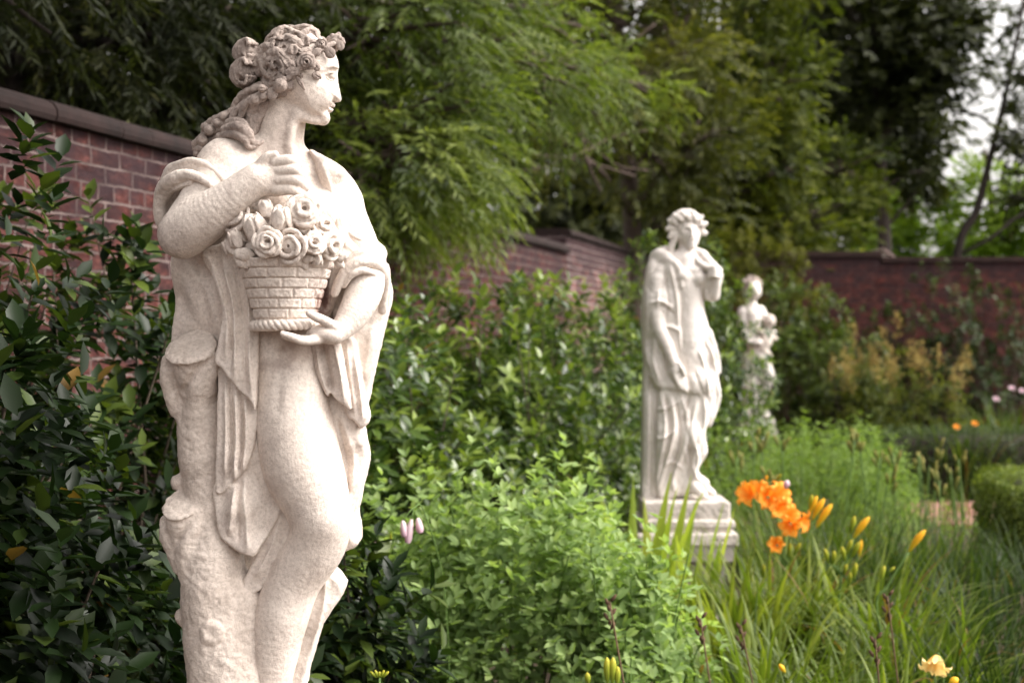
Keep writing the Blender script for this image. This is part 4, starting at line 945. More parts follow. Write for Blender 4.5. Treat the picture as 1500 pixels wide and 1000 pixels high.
# ================================================================ foliage builders
TPL = {  # leaf outlines: (t along, s across, z lift), triangles
    'broad': ([(0, 0, 0), (.28, -.42, .05), (.28, 0, -.03), (.28, .42, .05), (.62, -.46, .05), (.62, 0, -.03), (.62, .46, .05), (1, 0, 0)],
              [(0, 2, 1), (0, 3, 2), (1, 2, 5), (1, 5, 4), (2, 3, 6), (2, 6, 5), (4, 5, 7), (5, 6, 7)]),
    'slim': ([(0, 0, 0), (.4, -.5, .06), (.4, .5, .06), (1, 0, 0), (.45, 0, -.02)], [(0, 4, 1), (0, 2, 4), (1, 4, 3), (4, 2, 3)]),
    'flat': ([(0, 0, 0), (.5, -.5, .03), (.5, .5, .03), (1, 0, 0)], [(0, 2, 1), (1, 2, 3)]),
}
def nrm(a): return a / (np.linalg.norm(a, axis=-1, keepdims=True) + 1e-9)
def leaves(P, Dr, N, L, W, kind='broad', curl=.18):
    tv, tf = TPL[kind]; tv = np.array(tv); tf = np.array(tf)
    Dr = nrm(Dr); S_ = nrm(np.cross(Dr, N)); N = np.cross(S_, Dr)
    L = L[:, None, None]; W = W[:, None, None]
    t, s_, z = tv[:, 0][None, :, None], tv[:, 1][None, :, None], tv[:, 2][None, :, None]
    V = P[:, None, :] + Dr[:, None, :] * t * L + S_[:, None, :] * s_ * W + N[:, None, :] * (z * W * 2 - curl * t * t * L)
    n = len(P); T = tf[None] + (np.arange(n) * len(tv))[:, None, None]
    return V.reshape(-1, 3), T.reshape(-1, 3), len(tv)
class Foliage:
    def __init__(s): s.V = []; s.T = []; s.t = []; s.n = 0
    def add(s, V, T, tint):
        s.V.append(V); s.T.append(T + s.n); s.t.append(tint); s.n += len(V)
    def sprays(s, R, P, Dr, Ln, k, L, W, kind='broad', mode='radial', ang=55, droop=0.0, tint=None, curl=.18, tjit=.18, t0=.25):
        """k leaves along each twig P + Dr*Ln; radial = whorled, alt = two-ranked"""
        n = len(P); Dr = nrm(Dr)
        up = np.where(np.abs(Dr[:, 2:3]) > .95, np.array([[1., 0, 0]]), np.array([[0, 0, 1.]]))
        A = nrm(np.cross(Dr, up)); Bv = np.cross(A, Dr)
        t = (t0 + (1 - t0) * (np.arange(k) + .5) / k)[None, :] * np.ones((n, 1))
        if mode == 'radial': az = np.arange(k)[None, :] * 2.4 + R.uniform(0, 6.28, (n, 1))
        else: az = (np.arange(k) % 2)[None, :] * math.pi + R.normal(0, .35, (n, k))
        a = np.radians((ang * (1.15 - .75 * t * t) if mode != 'radial' else 88 - 58 * t ** 2) + R.normal(0, 10, (n, k)))
        side = A[:, None, :] * np.cos(az)[..., None] + Bv[:, None, :] * np.sin(az)[..., None]
        p = P[:, None, :] + Dr[:, None, :] * (t * Ln[:, None])[..., None]
        p[..., 2] -= droop * Ln[:, None] * t * t
        d = Dr[:, None, :] * np.cos(a)[..., None] + side * np.sin(a)[..., None]
        d[..., 2] -= droop * .8
        nn = nrm(Dr[:, None, :] * .9 + np.array([0, 0, .8]) + R.normal(0, .22, (n, k, 3)) - side * .3)
        m = n * k; sz = R.uniform(.7, 1.15, m) * (1 if mode != 'radial' else 1)
        V, T, q = leaves(p.reshape(m, 3), d.reshape(m, 3), nn.reshape(m, 3), L * sz, W * sz, kind, curl)
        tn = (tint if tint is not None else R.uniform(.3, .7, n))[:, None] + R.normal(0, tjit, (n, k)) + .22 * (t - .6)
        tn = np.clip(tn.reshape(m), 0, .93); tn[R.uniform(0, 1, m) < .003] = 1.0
        s.add(V, T, np.repeat(tn, q))
    def build(s, name, mat, parent):
        V = np.concatenate(s.V); base = np.array(parent.location) if parent else 0
        return raw_mesh(name, V - base, np.concatenate(s.T), 3, mat, parent, True, np.concatenate(s.t))
def ramp3(a, b, c): return [(0, a), (.5, b), (1, c)]
def ramp4(a, b, c): return [(0, a), (.5, b), (.94, c), (.97, (.20, .15, .03)), (1, (.17, .10, .025))]
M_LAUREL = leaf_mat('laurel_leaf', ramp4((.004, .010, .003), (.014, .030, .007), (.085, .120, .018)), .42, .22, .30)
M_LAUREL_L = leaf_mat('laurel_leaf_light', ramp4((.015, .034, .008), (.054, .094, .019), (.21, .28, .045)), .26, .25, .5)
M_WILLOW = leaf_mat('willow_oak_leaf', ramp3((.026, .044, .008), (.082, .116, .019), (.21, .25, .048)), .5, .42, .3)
M_WILLOW_SHADED = leaf_mat('shaded_willow_oak_leaf', ramp3((.010, .016, .004), (.030, .038, .007), (.085, .086, .016)), .5, .38, .3)  # willow oak leaf again, with the inner crown's shade put into its colour
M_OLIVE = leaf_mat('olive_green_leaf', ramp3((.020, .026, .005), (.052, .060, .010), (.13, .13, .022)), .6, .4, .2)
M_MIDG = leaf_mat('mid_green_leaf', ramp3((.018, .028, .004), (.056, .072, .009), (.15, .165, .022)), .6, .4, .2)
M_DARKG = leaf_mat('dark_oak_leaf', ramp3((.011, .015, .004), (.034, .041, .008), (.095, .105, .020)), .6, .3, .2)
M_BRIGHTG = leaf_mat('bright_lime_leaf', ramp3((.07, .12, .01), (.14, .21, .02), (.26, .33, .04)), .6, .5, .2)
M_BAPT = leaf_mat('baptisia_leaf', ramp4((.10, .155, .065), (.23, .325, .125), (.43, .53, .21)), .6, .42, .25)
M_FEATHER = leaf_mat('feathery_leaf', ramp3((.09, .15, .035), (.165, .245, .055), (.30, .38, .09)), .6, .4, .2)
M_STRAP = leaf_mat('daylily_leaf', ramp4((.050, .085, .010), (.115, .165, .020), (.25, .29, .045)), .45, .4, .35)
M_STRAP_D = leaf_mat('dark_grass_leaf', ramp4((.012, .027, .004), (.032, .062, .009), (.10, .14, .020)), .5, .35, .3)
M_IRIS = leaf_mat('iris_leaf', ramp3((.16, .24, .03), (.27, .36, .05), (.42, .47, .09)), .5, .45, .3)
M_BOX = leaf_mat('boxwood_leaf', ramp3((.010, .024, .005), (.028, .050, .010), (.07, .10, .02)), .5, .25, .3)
M_BOX_L = leaf_mat('light_boxwood_leaf', ramp3((.045, .075, .010), (.10, .14, .018), (.20, .24, .04)), .5, .3, .3)
M_BARK = plain_mat('bark', (.070, .050, .040), .9, .45, 25, .7)
M_BARKD = plain_mat('dark_bark', (.030, .022, .018), .9, .45, 25, .7)
M_TWIG = plain_mat('twig_bark', (.085, .065, .048), .85, .3, 30, .3)
M_GSTEM = plain_mat('green_stem', (.10, .17, .04), .6, .2, 30, 0)
M_BSTEM = plain_mat('brown_stem', (.14, .09, .05), .8, .3, 30, 0)

def dome(R, n, c, rad, h, lump=.22, inner=.55, zmin=.12):
    """points near the surface of a lumpy mound: returns positions and outward directions"""
    a = R.uniform(0, 2 * math.pi, n); z = R.uniform(zmin, 1, n) ** .8
    ph = R.uniform(0, 6.28, 3)
    lum = 1 + lump * (np.sin(3 * a + ph[0] + 4 * z) * .5 + np.sin(5 * a + ph[1] - 6 * z) * .35 + np.sin(8 * a + 9 * z + ph[2]) * .3)
    k = np.where(R.uniform(0, 1, n) < .72, R.uniform(.86, 1.05, n), R.uniform(inner, .9, n)) * lum
    rr = np.sqrt(np.maximum(0, 1 - (z * .97) ** 2.6)) * (.86 + .14 * np.minimum(1, z / .35))
    x, y = np.cos(a) * rr, np.sin(a) * rr
    P = np.stack([c[0] + x * rad[0] * k, c[1] + y * rad[1] * k, z * h * (.92 + .08 * k / lum) * np.clip(k, .7, 1.12)], 1)
    return P, nrm(np.stack([x / rad[0] * .5, y / rad[1] * .5, z * .8 / h + .25], 1))
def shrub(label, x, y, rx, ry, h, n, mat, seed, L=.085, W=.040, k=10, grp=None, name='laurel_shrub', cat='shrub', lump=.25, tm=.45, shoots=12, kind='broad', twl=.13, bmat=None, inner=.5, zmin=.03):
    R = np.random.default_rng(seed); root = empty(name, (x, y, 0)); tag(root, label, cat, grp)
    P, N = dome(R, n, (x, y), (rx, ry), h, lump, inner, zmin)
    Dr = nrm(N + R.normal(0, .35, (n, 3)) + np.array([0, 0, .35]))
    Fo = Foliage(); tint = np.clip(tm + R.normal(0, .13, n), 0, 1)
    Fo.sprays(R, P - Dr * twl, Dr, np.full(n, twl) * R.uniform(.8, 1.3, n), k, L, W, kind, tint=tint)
    b = MB()
    if shoots:                                  # upright shoots breaking the outline
        a = R.uniform(0, 6.28, shoots); rr = R.uniform(0, .85, shoots)
        tops = np.stack([x + np.cos(a) * rr * rx, y + np.sin(a) * rr * ry, h * (1 - .35 * rr ** 2) + R.uniform(.0, .16, shoots)], 1)
        dd = nrm(np.stack([R.normal(0, .18, shoots), R.normal(0, .18, shoots), np.ones(shoots)], 1)); ln = R.uniform(.16, .3, shoots)
        Fo.sprays(R, tops - dd * ln[:, None] * .4, dd, ln, 12, L * .95, W, kind, tint=np.clip(R.normal(tm + .22, .1, shoots), 0, 1))
        for p, d_, l_ in zip(tops, dd, ln): b.tube([Vector(p - d_ * .35), Vector(p + d_ * l_ * .5)], [.004, .002], 4)
    for i in R.choice(n, min(n, 60), replace=False):
        p = P[i]; q = Vector((x + R.normal(0, rx * .16), y + R.normal(0, ry * .16), R.uniform(0, .15)))
        m_ = q.lerp(Vector(p), .55) + Vector((R.normal(0, .05), R.normal(0, .05), .07))
        b.tube([q, m_, Vector(p)], [.010, .006, .003], 4, False)
    Fo.build('foliage', mat, root); o = b.build('branches', bmat or M_TWIG, root); o.data.transform(Matrix.Translation(-root.location))
    return root
G_L = 'glossy evergreen shrubs along the brick wall'
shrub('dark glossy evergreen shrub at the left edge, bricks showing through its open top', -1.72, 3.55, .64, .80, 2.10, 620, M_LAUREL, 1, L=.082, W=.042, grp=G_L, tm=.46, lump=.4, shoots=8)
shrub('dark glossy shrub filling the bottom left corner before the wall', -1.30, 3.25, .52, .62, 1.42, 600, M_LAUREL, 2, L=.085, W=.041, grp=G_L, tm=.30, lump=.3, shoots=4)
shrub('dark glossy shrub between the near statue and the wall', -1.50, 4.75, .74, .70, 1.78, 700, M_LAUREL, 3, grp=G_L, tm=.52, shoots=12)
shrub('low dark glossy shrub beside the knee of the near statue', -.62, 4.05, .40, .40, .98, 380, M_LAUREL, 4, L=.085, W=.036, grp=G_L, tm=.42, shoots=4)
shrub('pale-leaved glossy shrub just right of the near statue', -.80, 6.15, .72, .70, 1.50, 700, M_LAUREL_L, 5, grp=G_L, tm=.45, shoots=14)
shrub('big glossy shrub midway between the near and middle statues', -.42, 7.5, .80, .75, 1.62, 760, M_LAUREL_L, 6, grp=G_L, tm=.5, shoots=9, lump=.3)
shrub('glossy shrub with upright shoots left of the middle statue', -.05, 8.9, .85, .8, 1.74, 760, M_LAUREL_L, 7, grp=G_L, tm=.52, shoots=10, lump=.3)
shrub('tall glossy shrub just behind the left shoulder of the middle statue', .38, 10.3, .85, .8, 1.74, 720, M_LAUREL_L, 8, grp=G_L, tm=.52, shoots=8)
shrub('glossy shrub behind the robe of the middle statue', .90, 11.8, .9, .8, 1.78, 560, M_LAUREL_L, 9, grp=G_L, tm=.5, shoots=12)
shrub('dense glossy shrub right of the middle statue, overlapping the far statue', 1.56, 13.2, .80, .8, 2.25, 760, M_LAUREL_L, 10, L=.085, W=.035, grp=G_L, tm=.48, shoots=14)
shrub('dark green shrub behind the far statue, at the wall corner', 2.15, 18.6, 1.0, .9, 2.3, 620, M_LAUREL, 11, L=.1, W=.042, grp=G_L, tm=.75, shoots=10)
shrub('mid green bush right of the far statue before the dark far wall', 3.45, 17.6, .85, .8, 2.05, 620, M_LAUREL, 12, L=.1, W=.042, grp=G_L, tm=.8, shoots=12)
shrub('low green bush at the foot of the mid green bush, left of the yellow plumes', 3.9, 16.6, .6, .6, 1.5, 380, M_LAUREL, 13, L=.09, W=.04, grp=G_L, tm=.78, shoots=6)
G_R = 'dark climbing roses against the far wall'
for i, (u, w_, h, lab) in enumerate(((1300, .75, 1.75, 'dark bush against the far wall, left of the tallest one'), (1385, .8, 2.3, 'tall dark bush climbing the far wall at its middle'), (1465, .8, 2.05, 'dark bush against the far wall at the right edge'))):
    c_ = at(u, 491, 19.7); shrub(lab, c_.x, 19.7, w_, .4, h, 300, M_BOX, 20 + i, L=.08, W=.045, k=7, grp=G_R, name='rose_bush', tm=.45, lump=.45, shoots=8)

# ---- baptisia mound
def trifoliate(label, x, y, rx, ry, h, n, mat, seed, L=.045, W=.019, name='baptisia', zmin=.2, tm=.5, kind='broad', k=11, grp=None, twl=.22, lump=.2, stems=60):
    R = np.random.default_rng(seed); root = empty(name, (x, y, 0)); tag(root, label, 'plant', grp)
    P, N = dome(R, n, (x, y), (rx, ry), h, lump, .55, zmin)
    Dr = nrm(N * .8 + R.normal(0, .28, (n, 3)) + np.array([0, 0, .55]))
    Fo = Foliage(); b = MB()
    ln = np.full(n, twl) * R.uniform(.7, 1.3, n); st = P - Dr * ln[:, None]
    # each node of the twig bears three leaflets fanned from one point
    for j in range(k // 3):
        t = (j + .6) / (k // 3); q = st + Dr * (ln * t)[:, None]; az = R.uniform(0, 6.28, n) + j * 2.4
        up = np.array([[0, 0, 1.]]); A = nrm(np.cross(Dr, up) + 1e-4); Bv = np.cross(A, Dr)
        out = nrm(A * np.cos(az)[:, None] + Bv * np.sin(az)[:, None]); d0 = nrm(out * (1.1 - .5 * t) + Dr * .75)
        sd = nrm(np.cross(d0, Dr + 1e-3))
        for fa in (-.75, 0, .75):
            d = nrm(d0 * math.cos(fa) + sd * math.sin(fa) + R.normal(0, .08, (n, 3)))
            sz = R.uniform(.75, 1.15, n) * (1.1 - .25 * t)
            V, T, m_ = leaves(q, d, nrm(Dr + R.normal(0, .3, (n, 3)) + np.array([0, 0, .6])), L * sz, W * sz, kind, .1)
            tn = np.clip(tm + R.normal(0, .12, n) + .25 * (t - .5), 0, .93); Fo.add(V, T, np.repeat(tn, m_))
    for i in R.choice(n, min(n, stems), replace=False):
        p = P[i]; q = Vector((x + (p[0] - x) * .3, y + (p[1] - y) * .3, 0)); b.tube([q, q.lerp(Vector(p), .6) + Vector((0, 0, .06)), Vector(p)], [.006, .004, .002], 4, False)
    Fo.build('foliage', mat, root); o = b.build('stems', M_GSTEM, root); o.data.transform(Matrix.Translation(-root.location)); return root
trifoliate('large soft grey-green leafy mound right of the near statue', -.03, 4.95, .68, .52, 1.10, 1750, M_BAPT, 31, L=.052, W=.024, zmin=.02, tm=.52, lump=.14)
trifoliate('smaller grey-green leafy mound at the foot of the large one, by the daylily leaves', .36, 4.62, .30, .34, .90, 620, M_BAPT, 32, L=.05, W=.023, zmin=.05, tm=.5)
trifoliate('feathery bright green mound between the middle statue and the lily buds', 1.9, 9.3, .95, .9, .98, 1400, M_FEATHER, 33, L=.05, W=.012, name='feathery_mound', kind='slim', tm=.4, k=12)
trifoliate('small feathery mound beyond the bright green one, before the dark hedge', 3.05, 12.5, .42, .5, .74, 450, M_FEATHER, 34, L=.06, W=.018, name='feathery_mound', kind='slim', tm=.15)
trifoliate('feathery green mound hiding the foot of the far statue', 2.55, 14.2, .8, .8, .68, 700, M_FEATHER, 35, L=.06, W=.016, name='feathery_mound', kind='slim', tm=.3)

# ---- clipped box hedges
def hedge(label, cx, cy, rx, ry, h, n, mat, seed, tm=.4):
    R = np.random.default_rng(seed); root = empty('box_hedge', (cx, cy, 0)); tag(root, label, 'hedge')
    # superellipse body covered with small leaves
    a = R.uniform(0, 6.28, n); z = R.uniform(0, 1.35, n); top = z > 1; zz_ = np.minimum(z, 1); k = np.where(top, np.sqrt(R.uniform(0, 1, n)), 1.0)
    ca, sa = np.cos(a), np.sin(a); q = (np.abs(ca) ** 3 + np.abs(sa) ** 3) ** (-1 / 3.)
    rnd = np.where(k > .8, (k - .8) * .5, 0)
    P = np.stack([cx + ca * q * rx * k, cy + sa * q * ry * k, h * (zz_ - rnd * top * .9) + .03 * np.sin(a * 7 + z * 5)], 1) + R.normal(0, .018, (n, 3))
    N = np.where(top[:, None], np.array([[0, 0, 1.]]), np.stack([ca, sa, .2 + 0 * a], 1)) + R.normal(0, .4, (n, 3))
    Fo = Foliage(); Fo.sprays(R, P - nrm(N) * .05, N, np.full(n, .07), 6, .028, .016, 'flat', tint=np.clip(R.normal(tm, .15, n), 0, 1))
    b = MB(); 
    Fo.build('foliage', mat, root)
    V = []; m_ = 28
    for zc, kk in ((0, .9), (h * .5, .93), (h * .9, .9), (h * .95, .7)):
        for i in range(m_):
            t = 2 * math.pi * i / m_; c_, s_ = math.cos(t), math.sin(t); qq = (abs(c_) ** 3 + abs(s_) ** 3) ** (-1 / 3.); V.append((c_ * qq * (rx * kk - .03), s_ * qq * (ry * kk - .03), zc))
    Fs = [(r_ * m_ + i, r_ * m_ + (i + 1) % m_, (r_ + 1) * m_ + (i + 1) % m_, (r_ + 1) * m_ + i) for r_ in range(3) for i in range(m_)] + [tuple(3 * m_ + i for i in range(m_))]
    b.add(V, Fs); b.build('inner_twigs', M_BARKD, root)
hedge('long dark clipped hedge right of the feathery mounds, before the far wall', 5.35, 13.9, 2.1, .55, .60, 9000, M_BOX, 41, .55)
hedge('rounded yellow-green clipped bush at the right edge beyond the path', 3.85, 9.4, .66, .75, .60, 6500, M_BOX_L, 42, .6)

# ---- strap-leaved clumps (daylily, iris, grasses)
def straps(R, n, x, y, r, L, W, mat_t, spread=.75, nseg=9, droop=1.0, tm=.5, lmin=.6):
    """arching ribbon leaves with a V fold, from a tuft of radius r"""
    a = R.uniform(0, 6.28, n); rr = r * np.sqrt(R.uniform(0, 1, n)); b = np.array([x, y, 0]) + np.stack([np.cos(a) * rr, np.sin(a) * rr, 0 * a], 1)
    a2 = a + R.normal(0, .6, n); Ls = L * R.uniform(lmin, 1.1, n); th0 = np.clip(np.abs(R.normal(.12, .16 * spread, n)), 0, .8); bend = droop * R.uniform(.5, 2.0, n) * spread
    t = np.linspace(0, 1, nseg + 1); th = th0[:, None] + bend[:, None] * t[None, :] ** 1.8
    ds = Ls[:, None] / nseg; hx = np.concatenate([np.zeros((n, 1)), np.cumsum(np.sin(th[:, :-1]) * ds, 1)], 1); hz = np.concatenate([np.zeros((n, 1)), np.cumsum(np.cos(th[:, :-1]) * ds, 1)], 1)
    yaw = a2[:, None] + (R.normal(0, .35, n))[:, None] * t
    c = np.stack([b[:, 0:1] + hx * np.cos(yaw), b[:, 1:2] + hx * np.sin(yaw), np.maximum(hz, .01)], 2)
    sd = np.stack([-np.sin(yaw + R.normal(0, .5, n)[:, None]), np.cos(yaw), 0 * yaw], 2); sd = nrm(sd)
    wd = W * R.uniform(.7, 1.15, n)[:, None] * np.minimum(1, (1 - t) * 2.6 + .03)[None, :] * (.55 + .45 * np.minimum(1, t * 4))[None, :]
    up = np.stack([-np.cos(th) * np.cos(yaw), -np.cos(th) * np.sin(yaw), np.sin(th)], 2)
    m = nseg + 1
    V = np.stack([c - sd * wd[..., None] * .5 + up * wd[..., None] * -.2, c, c + sd * wd[..., None] * .5 + up * wd[..., None] * -.2], 2).reshape(n, m * 3, 3)
    T = []
    for i in range(nseg):
        for q in (0, 1):
            A = i * 3 + q; T += [(A, A + 1, A + 4), (A, A + 4, A + 3)]
    T = np.array(T)[None] + (np.arange(n) * m * 3)[:, None, None]
    tn = np.clip(tm + R.normal(0, .2, n)[:, None] + .15 * (t - .4)[None, :], 0, .93)
    old = R.uniform(0, 1, n) < .04; tn[old] = np.where(t > R.uniform(.1, .7), 1.0, .9)[None, :]
    return V.reshape(-1, 3), T.reshape(-1, 3), np.repeat(tn.reshape(-1), 3)
def clump(name, label, x, y, r, L, W, n, mat, seed, grp=None, cat='plant', **kw):
    R = np.random.default_rng(seed); root = empty(name, (x, y, 0)); tag(root, label, cat, grp)
    Fo = Foliage(); Fo.add(*straps(R, n, x, y, r, L, W, None, **kw)); Fo.build('leaves', mat, root); return root
M_TANBUD = leaf_mat('tan_bud', ramp3((.07, .09, .02), (.17, .18, .04), (.30, .24, .07)), .6, .2, .2, (1.2, 1.1, .8))
M_ORANGE = leaf_mat('orange_petal', ramp3((.80, .20, .012), (.92, .34, .03), (.98, .52, .10)), .5, .3, .2, (1.3, 1.1, .8))
M_YBUD = leaf_mat('yellow_bud', ramp3((.50, .46, .03), (.88, .48, .02), (.95, .55, .05)), .5, .2, .3, (1.2, 1.1, .8))
M_GBUD = leaf_mat('green_bud', ramp3((.14, .22, .02), (.32, .36, .03), (.60, .50, .05)), .5, .2, .3, (1.2, 1.1, .8))
M_PALEY = leaf_mat('pale_yellow_petal', ramp3((.85, .50, .10), (.92, .68, .28), (.95, .80, .45)), .5, .3, .2, (1.2, 1.1, .8))
M_PINK = leaf_mat('pale_pink_petal', ramp3((.50, .28, .38), (.72, .52, .60), (.86, .74, .74)), .5, .3, .2, (1.2, 1.0, 1.0))
M_WITHER = plain_mat('withered_petal', (.40, .13, .10), .8, .3, 60, .2)
M_SEED = plain_mat('brown_seed_head', (.085, .050, .028), .9, .4, 60, .3)
def flower_mesh(R, rad, mat, name, parent, c, axis, open_=1.0, npet=6):
    """lily flower: recurved pointed petals with ruffled edges round a throat"""
    ax = Vector(axis).normalized(); M = frame(ax); V = []; T = []; tn = []; n = 0
    for k in range(npet):
        az = k * 2 * math.pi / npet + R.uniform(-.15, .15); wf = .27 if k % 2 else .38; m = 8; rows = []
        cl = R.uniform(.75, 1.2)
        for i in range(m + 1):
            t = i / m; r = rad * (.10 + .95 * t ** 1.1 * open_); h = rad * (.95 * (1 - (1 - t) ** 1.7) - .55 * cl * max(0, t - .55) ** 1.6 * 3.0)
            wd = rad * wf * math.sin(math.pi * min(1, t * .93 + .06)) ** .75
            for s_ in (-1, -.5, 0, .5, 1):
                rf = rad * .12 * math.sin(t * 17 + k * 2 + s_ * 2) * abs(s_) * t
                loc = Vector((math.cos(az) * r - math.sin(az) * s_ * wd, h + rf + .12 * rad * s_ * s_ * t, math.sin(az) * r + math.cos(az) * s_ * wd))
                V.append(tuple(Vector(c) + M @ (loc - Vector((0, rad * .6, 0))))); tn.append(min(1, max(0, .25 + .5 * t + R.normal(0, .04) + .2 * (abs(s_) < .3))))
            if i:
                o = n + (i - 1) * 5
                for q in range(4): T += [(o + q, o + q + 1, o + q + 6), (o + q, o + q + 6, o + q + 5)]
        n = len(V)
    V = np.array(V) - np.array(parent.location)
    return raw_mesh(name, V, np.array(T), 3, mat, parent, True, np.array(tn))
def bud_mesh(mat, name, parent, p0, p1, r, tipt=.9):
    p0, p1 = Vector(p0), Vector(p1); m = MB(); prof_ = [(0, .25), (.12, .55), (.35, .9), (.6, 1), (.8, .75), (.93, .4), (1, .06)]
    m.tube([p0.lerp(p1, t) + Vector((0, 0, .06 * (p1 - p0).length * math.sin(t * 3))) for t, _ in prof_], [r * k for _, k in prof_], 7)
    V = np.array(m.v) - np.array(parent.location); T = [tuple(f) for f in m.f if len(f) == 4]
    tn = np.repeat(np.array([0, .1, .3, .5, .7, .85, tipt]), 7)
    return raw_mesh(name, V, np.array(T), 4, mat, parent, True, tn)
def stalk(parent, pts, r=.004, mat=None, name='flower_stalk'):
    m = MB(); m.tube([Vector(p[:3]) - parent.location for p in spline([tuple(p) for p in pts], 5)], [r] * (len(pts) * 5 - 4 if len(pts) > 2 else 2), 5); return m.build(name, mat or M_GSTEM, parent)
R0 = np.random.default_rng(77)
# orange daylilies by the middle statue
dl = clump('daylily', 'daylily clump with a cluster of open orange flowers right of the middle statue', 1.10, 5.95, .22, .78, .021, 190, M_STRAP, 50, cat='daylily', spread=.9, tm=.5)
hub = at(1150, 830, 5.95)
heads = [(1096, 722, 5.9, .062, (-.8, -.7, .5)), (1110, 716, 6.0, .060, (-.3, -.6, .9)), (1126, 728, 5.85, .060, (-.1, -1, .1)), (1144, 722, 5.95, .058, (.6, -.7, .5)), (1140, 742, 5.85, .055, (.2, -1, -.1)), (1158, 752, 5.95, .055, (.5, -.7, .6)), (1157, 770, 5.85, .055, (-.3, -.9, -.2)), (1178, 764, 5.9, .048, (.8, -.6, -.1)), (1137, 797, 5.85, .045, (-.3, -.8, .2))]
for u, v, d, r, ax in heads:
    c_ = at(u, v, d); flower_mesh(R0, r, M_ORANGE, 'flower', dl, c_, ax, R0.uniform(.8, 1.05))
    a_ = Vector(ax).normalized(); e_ = c_ - a_ * r * .7
    stalk(dl, [tuple(e_), tuple(e_.lerp(hub, .4) + Vector((0, 0, -.02))), tuple(hub)], .0035)
stalk(dl, [tuple(hub), (hub.x - .02, hub.y + .03, .35), (1.10, 5.95, 0)], .006)
for (u0, v0, u1, v1, r, mt) in ((1186, 752, 1197, 726, .012, M_YBUD), (1190, 760, 1208, 730, .014, M_YBUD), (1196, 772, 1219, 738, .015, M_YBUD), (1186, 748, 1190, 724, .010, M_GBUD), (1162, 812, 1173, 795, .009, M_GBUD), (1155, 815, 1158, 795, .009, M_GBUD), (1118, 846, 1119, 826, .009, M_GBUD), (1138, 704, 1144, 694, .007, M_GBUD), (1123, 704, 1123, 696, .006, M_YBUD)):
    bud_mesh(mt, 'bud', dl, at(u0, v0, 5.92), at(u1, v1, 5.9), r)
stalk(dl, [tuple(at(1190, 764, 5.92)), tuple(at(1180, 790, 5.92)), tuple(hub)], .004)
for u, v in ((1150, 711), (1140, 768), (1122, 744)):
    c_ = at(u, v, 5.84); bud_mesh(M_PINK if u == 1150 else M_WITHER, 'withered_flower', dl, c_ + Vector((0, 0, -.012)), c_ + Vector((.012, 0, .022)), .014) if u == 1150 else None
# second daylily: yellow buds
d2 = clump('daylily', 'daylily clump carrying yellow and green buds, right of the open orange flowers', 1.42, 5.75, .2, .74, .020, 150, M_STRAP, 51, cat='daylily', spread=1.0, tm=.45)
hub2 = at(1232, 842, 5.7)
for (u0, v0, u1, v1, r, mt) in ((1250, 788, 1274, 757, .014, M_YBUD), (1246, 782, 1252, 755, .011, M_GBUD), (1240, 812, 1248, 790, .010, M_GBUD), (1248, 816, 1260, 793, .012, M_GBUD), (1238, 822, 1233, 800, .010, M_GBUD), (1213, 825, 1208, 803, .010, M_GBUD), (1220, 826, 1222, 806, .010, M_GBUD), (1236, 842, 1240, 826, .009, M_GBUD), (1250, 848, 1254, 824, .011, M_GBUD), (1244, 856, 1246, 838, .008, M_GBUD), (1258, 815, 1262, 790, .009, M_YBUD)):
    bud_mesh(mt, 'bud', d2, at(u0, v0, 5.7), at(u1, v1, 5.68), r)
    e_ = at(u0, v0, 5.7); stalk(d2, [tuple(e_), tuple(e_.lerp(hub2, .5) + Vector((.01, 0, 0))), tuple(hub2)], .003)
stalk(d2, [tuple(hub2), (hub2.x, 5.72, .4), (1.42, 5.75, 0)], .006)
d3 = clump('daylily', 'daylily clump with one tall yellow bud leaning right', 1.52, 5.35, .2, .70, .019, 150, M_STRAP, 52, cat='daylily', spread=1.1, tm=.35)
bud_mesh(M_YBUD, 'bud', d3, at(1331, 808, 5.3), at(1356, 776, 5.28), .013); bud_mesh(M_GBUD, 'bud', d3, at(1290, 850, 5.3), at(1296, 828, 5.3), .009); bud_mesh(M_GBUD, 'bud', d3, at(1302, 838, 5.3), at(1311, 830, 5.3), .006)
stalk(d3, [tuple(at(1331, 808, 5.3)), tuple(at(1300, 858, 5.3)), tuple(at(1285, 900, 5.3)), (1.5, 5.35, 0)], .005)
d4 = clump('daylily', 'daylily clump with a pale yellow flower near the bottom right corner', 1.22, 4.2, .2, .62, .017, 130, M_STRAP, 53, cat='daylily', spread=1.2, tm=.35)
flower_mesh(R0, .052, M_PALEY, 'flower', d4, at(1370, 974, 4.1), (-.3, -.5, -.7), .9); bud_mesh(M_YBUD, 'bud', d4, at(1390, 1003, 4.1), at(1404, 993, 4.1), .012); bud_mesh(M_YBUD, 'bud', d4, at(1150, 985, 4.3), at(1141, 972, 4.3), .008)
stalk(d4, [tuple(at(1374, 956, 4.12)), tuple(at(1382, 985, 4.15)), (1.25, 4.2, .3), (1.22, 4.2, 0)], .004); stalk(d4, [tuple(at(1390, 1003, 4.1)), (1.26, 4.2, .25), (1.22, 4.2, 0)], .004)
G_D = 'plain daylily leaf clumps'
clump('daylily', 'bright green daylily leaves in front of the pedestal of the middle statue', .86, 5.75, .2, .70, .024, 150, M_STRAP, 54, G_D, 'daylily', spread=.7, tm=.8)
clump('daylily', 'arching green daylily leaves at the bottom, right of the grey-green mound', .84, 4.9, .22, .68, .018, 190, M_STRAP, 55, G_D, 'daylily', spread=1.0, tm=.4)
clump('daylily', 'arching daylily leaves along the bottom edge below the orange flowers', 1.12, 4.75, .24, .62, .017, 190, M_STRAP, 56, G_D, 'daylily', spread=1.1, tm=.32)
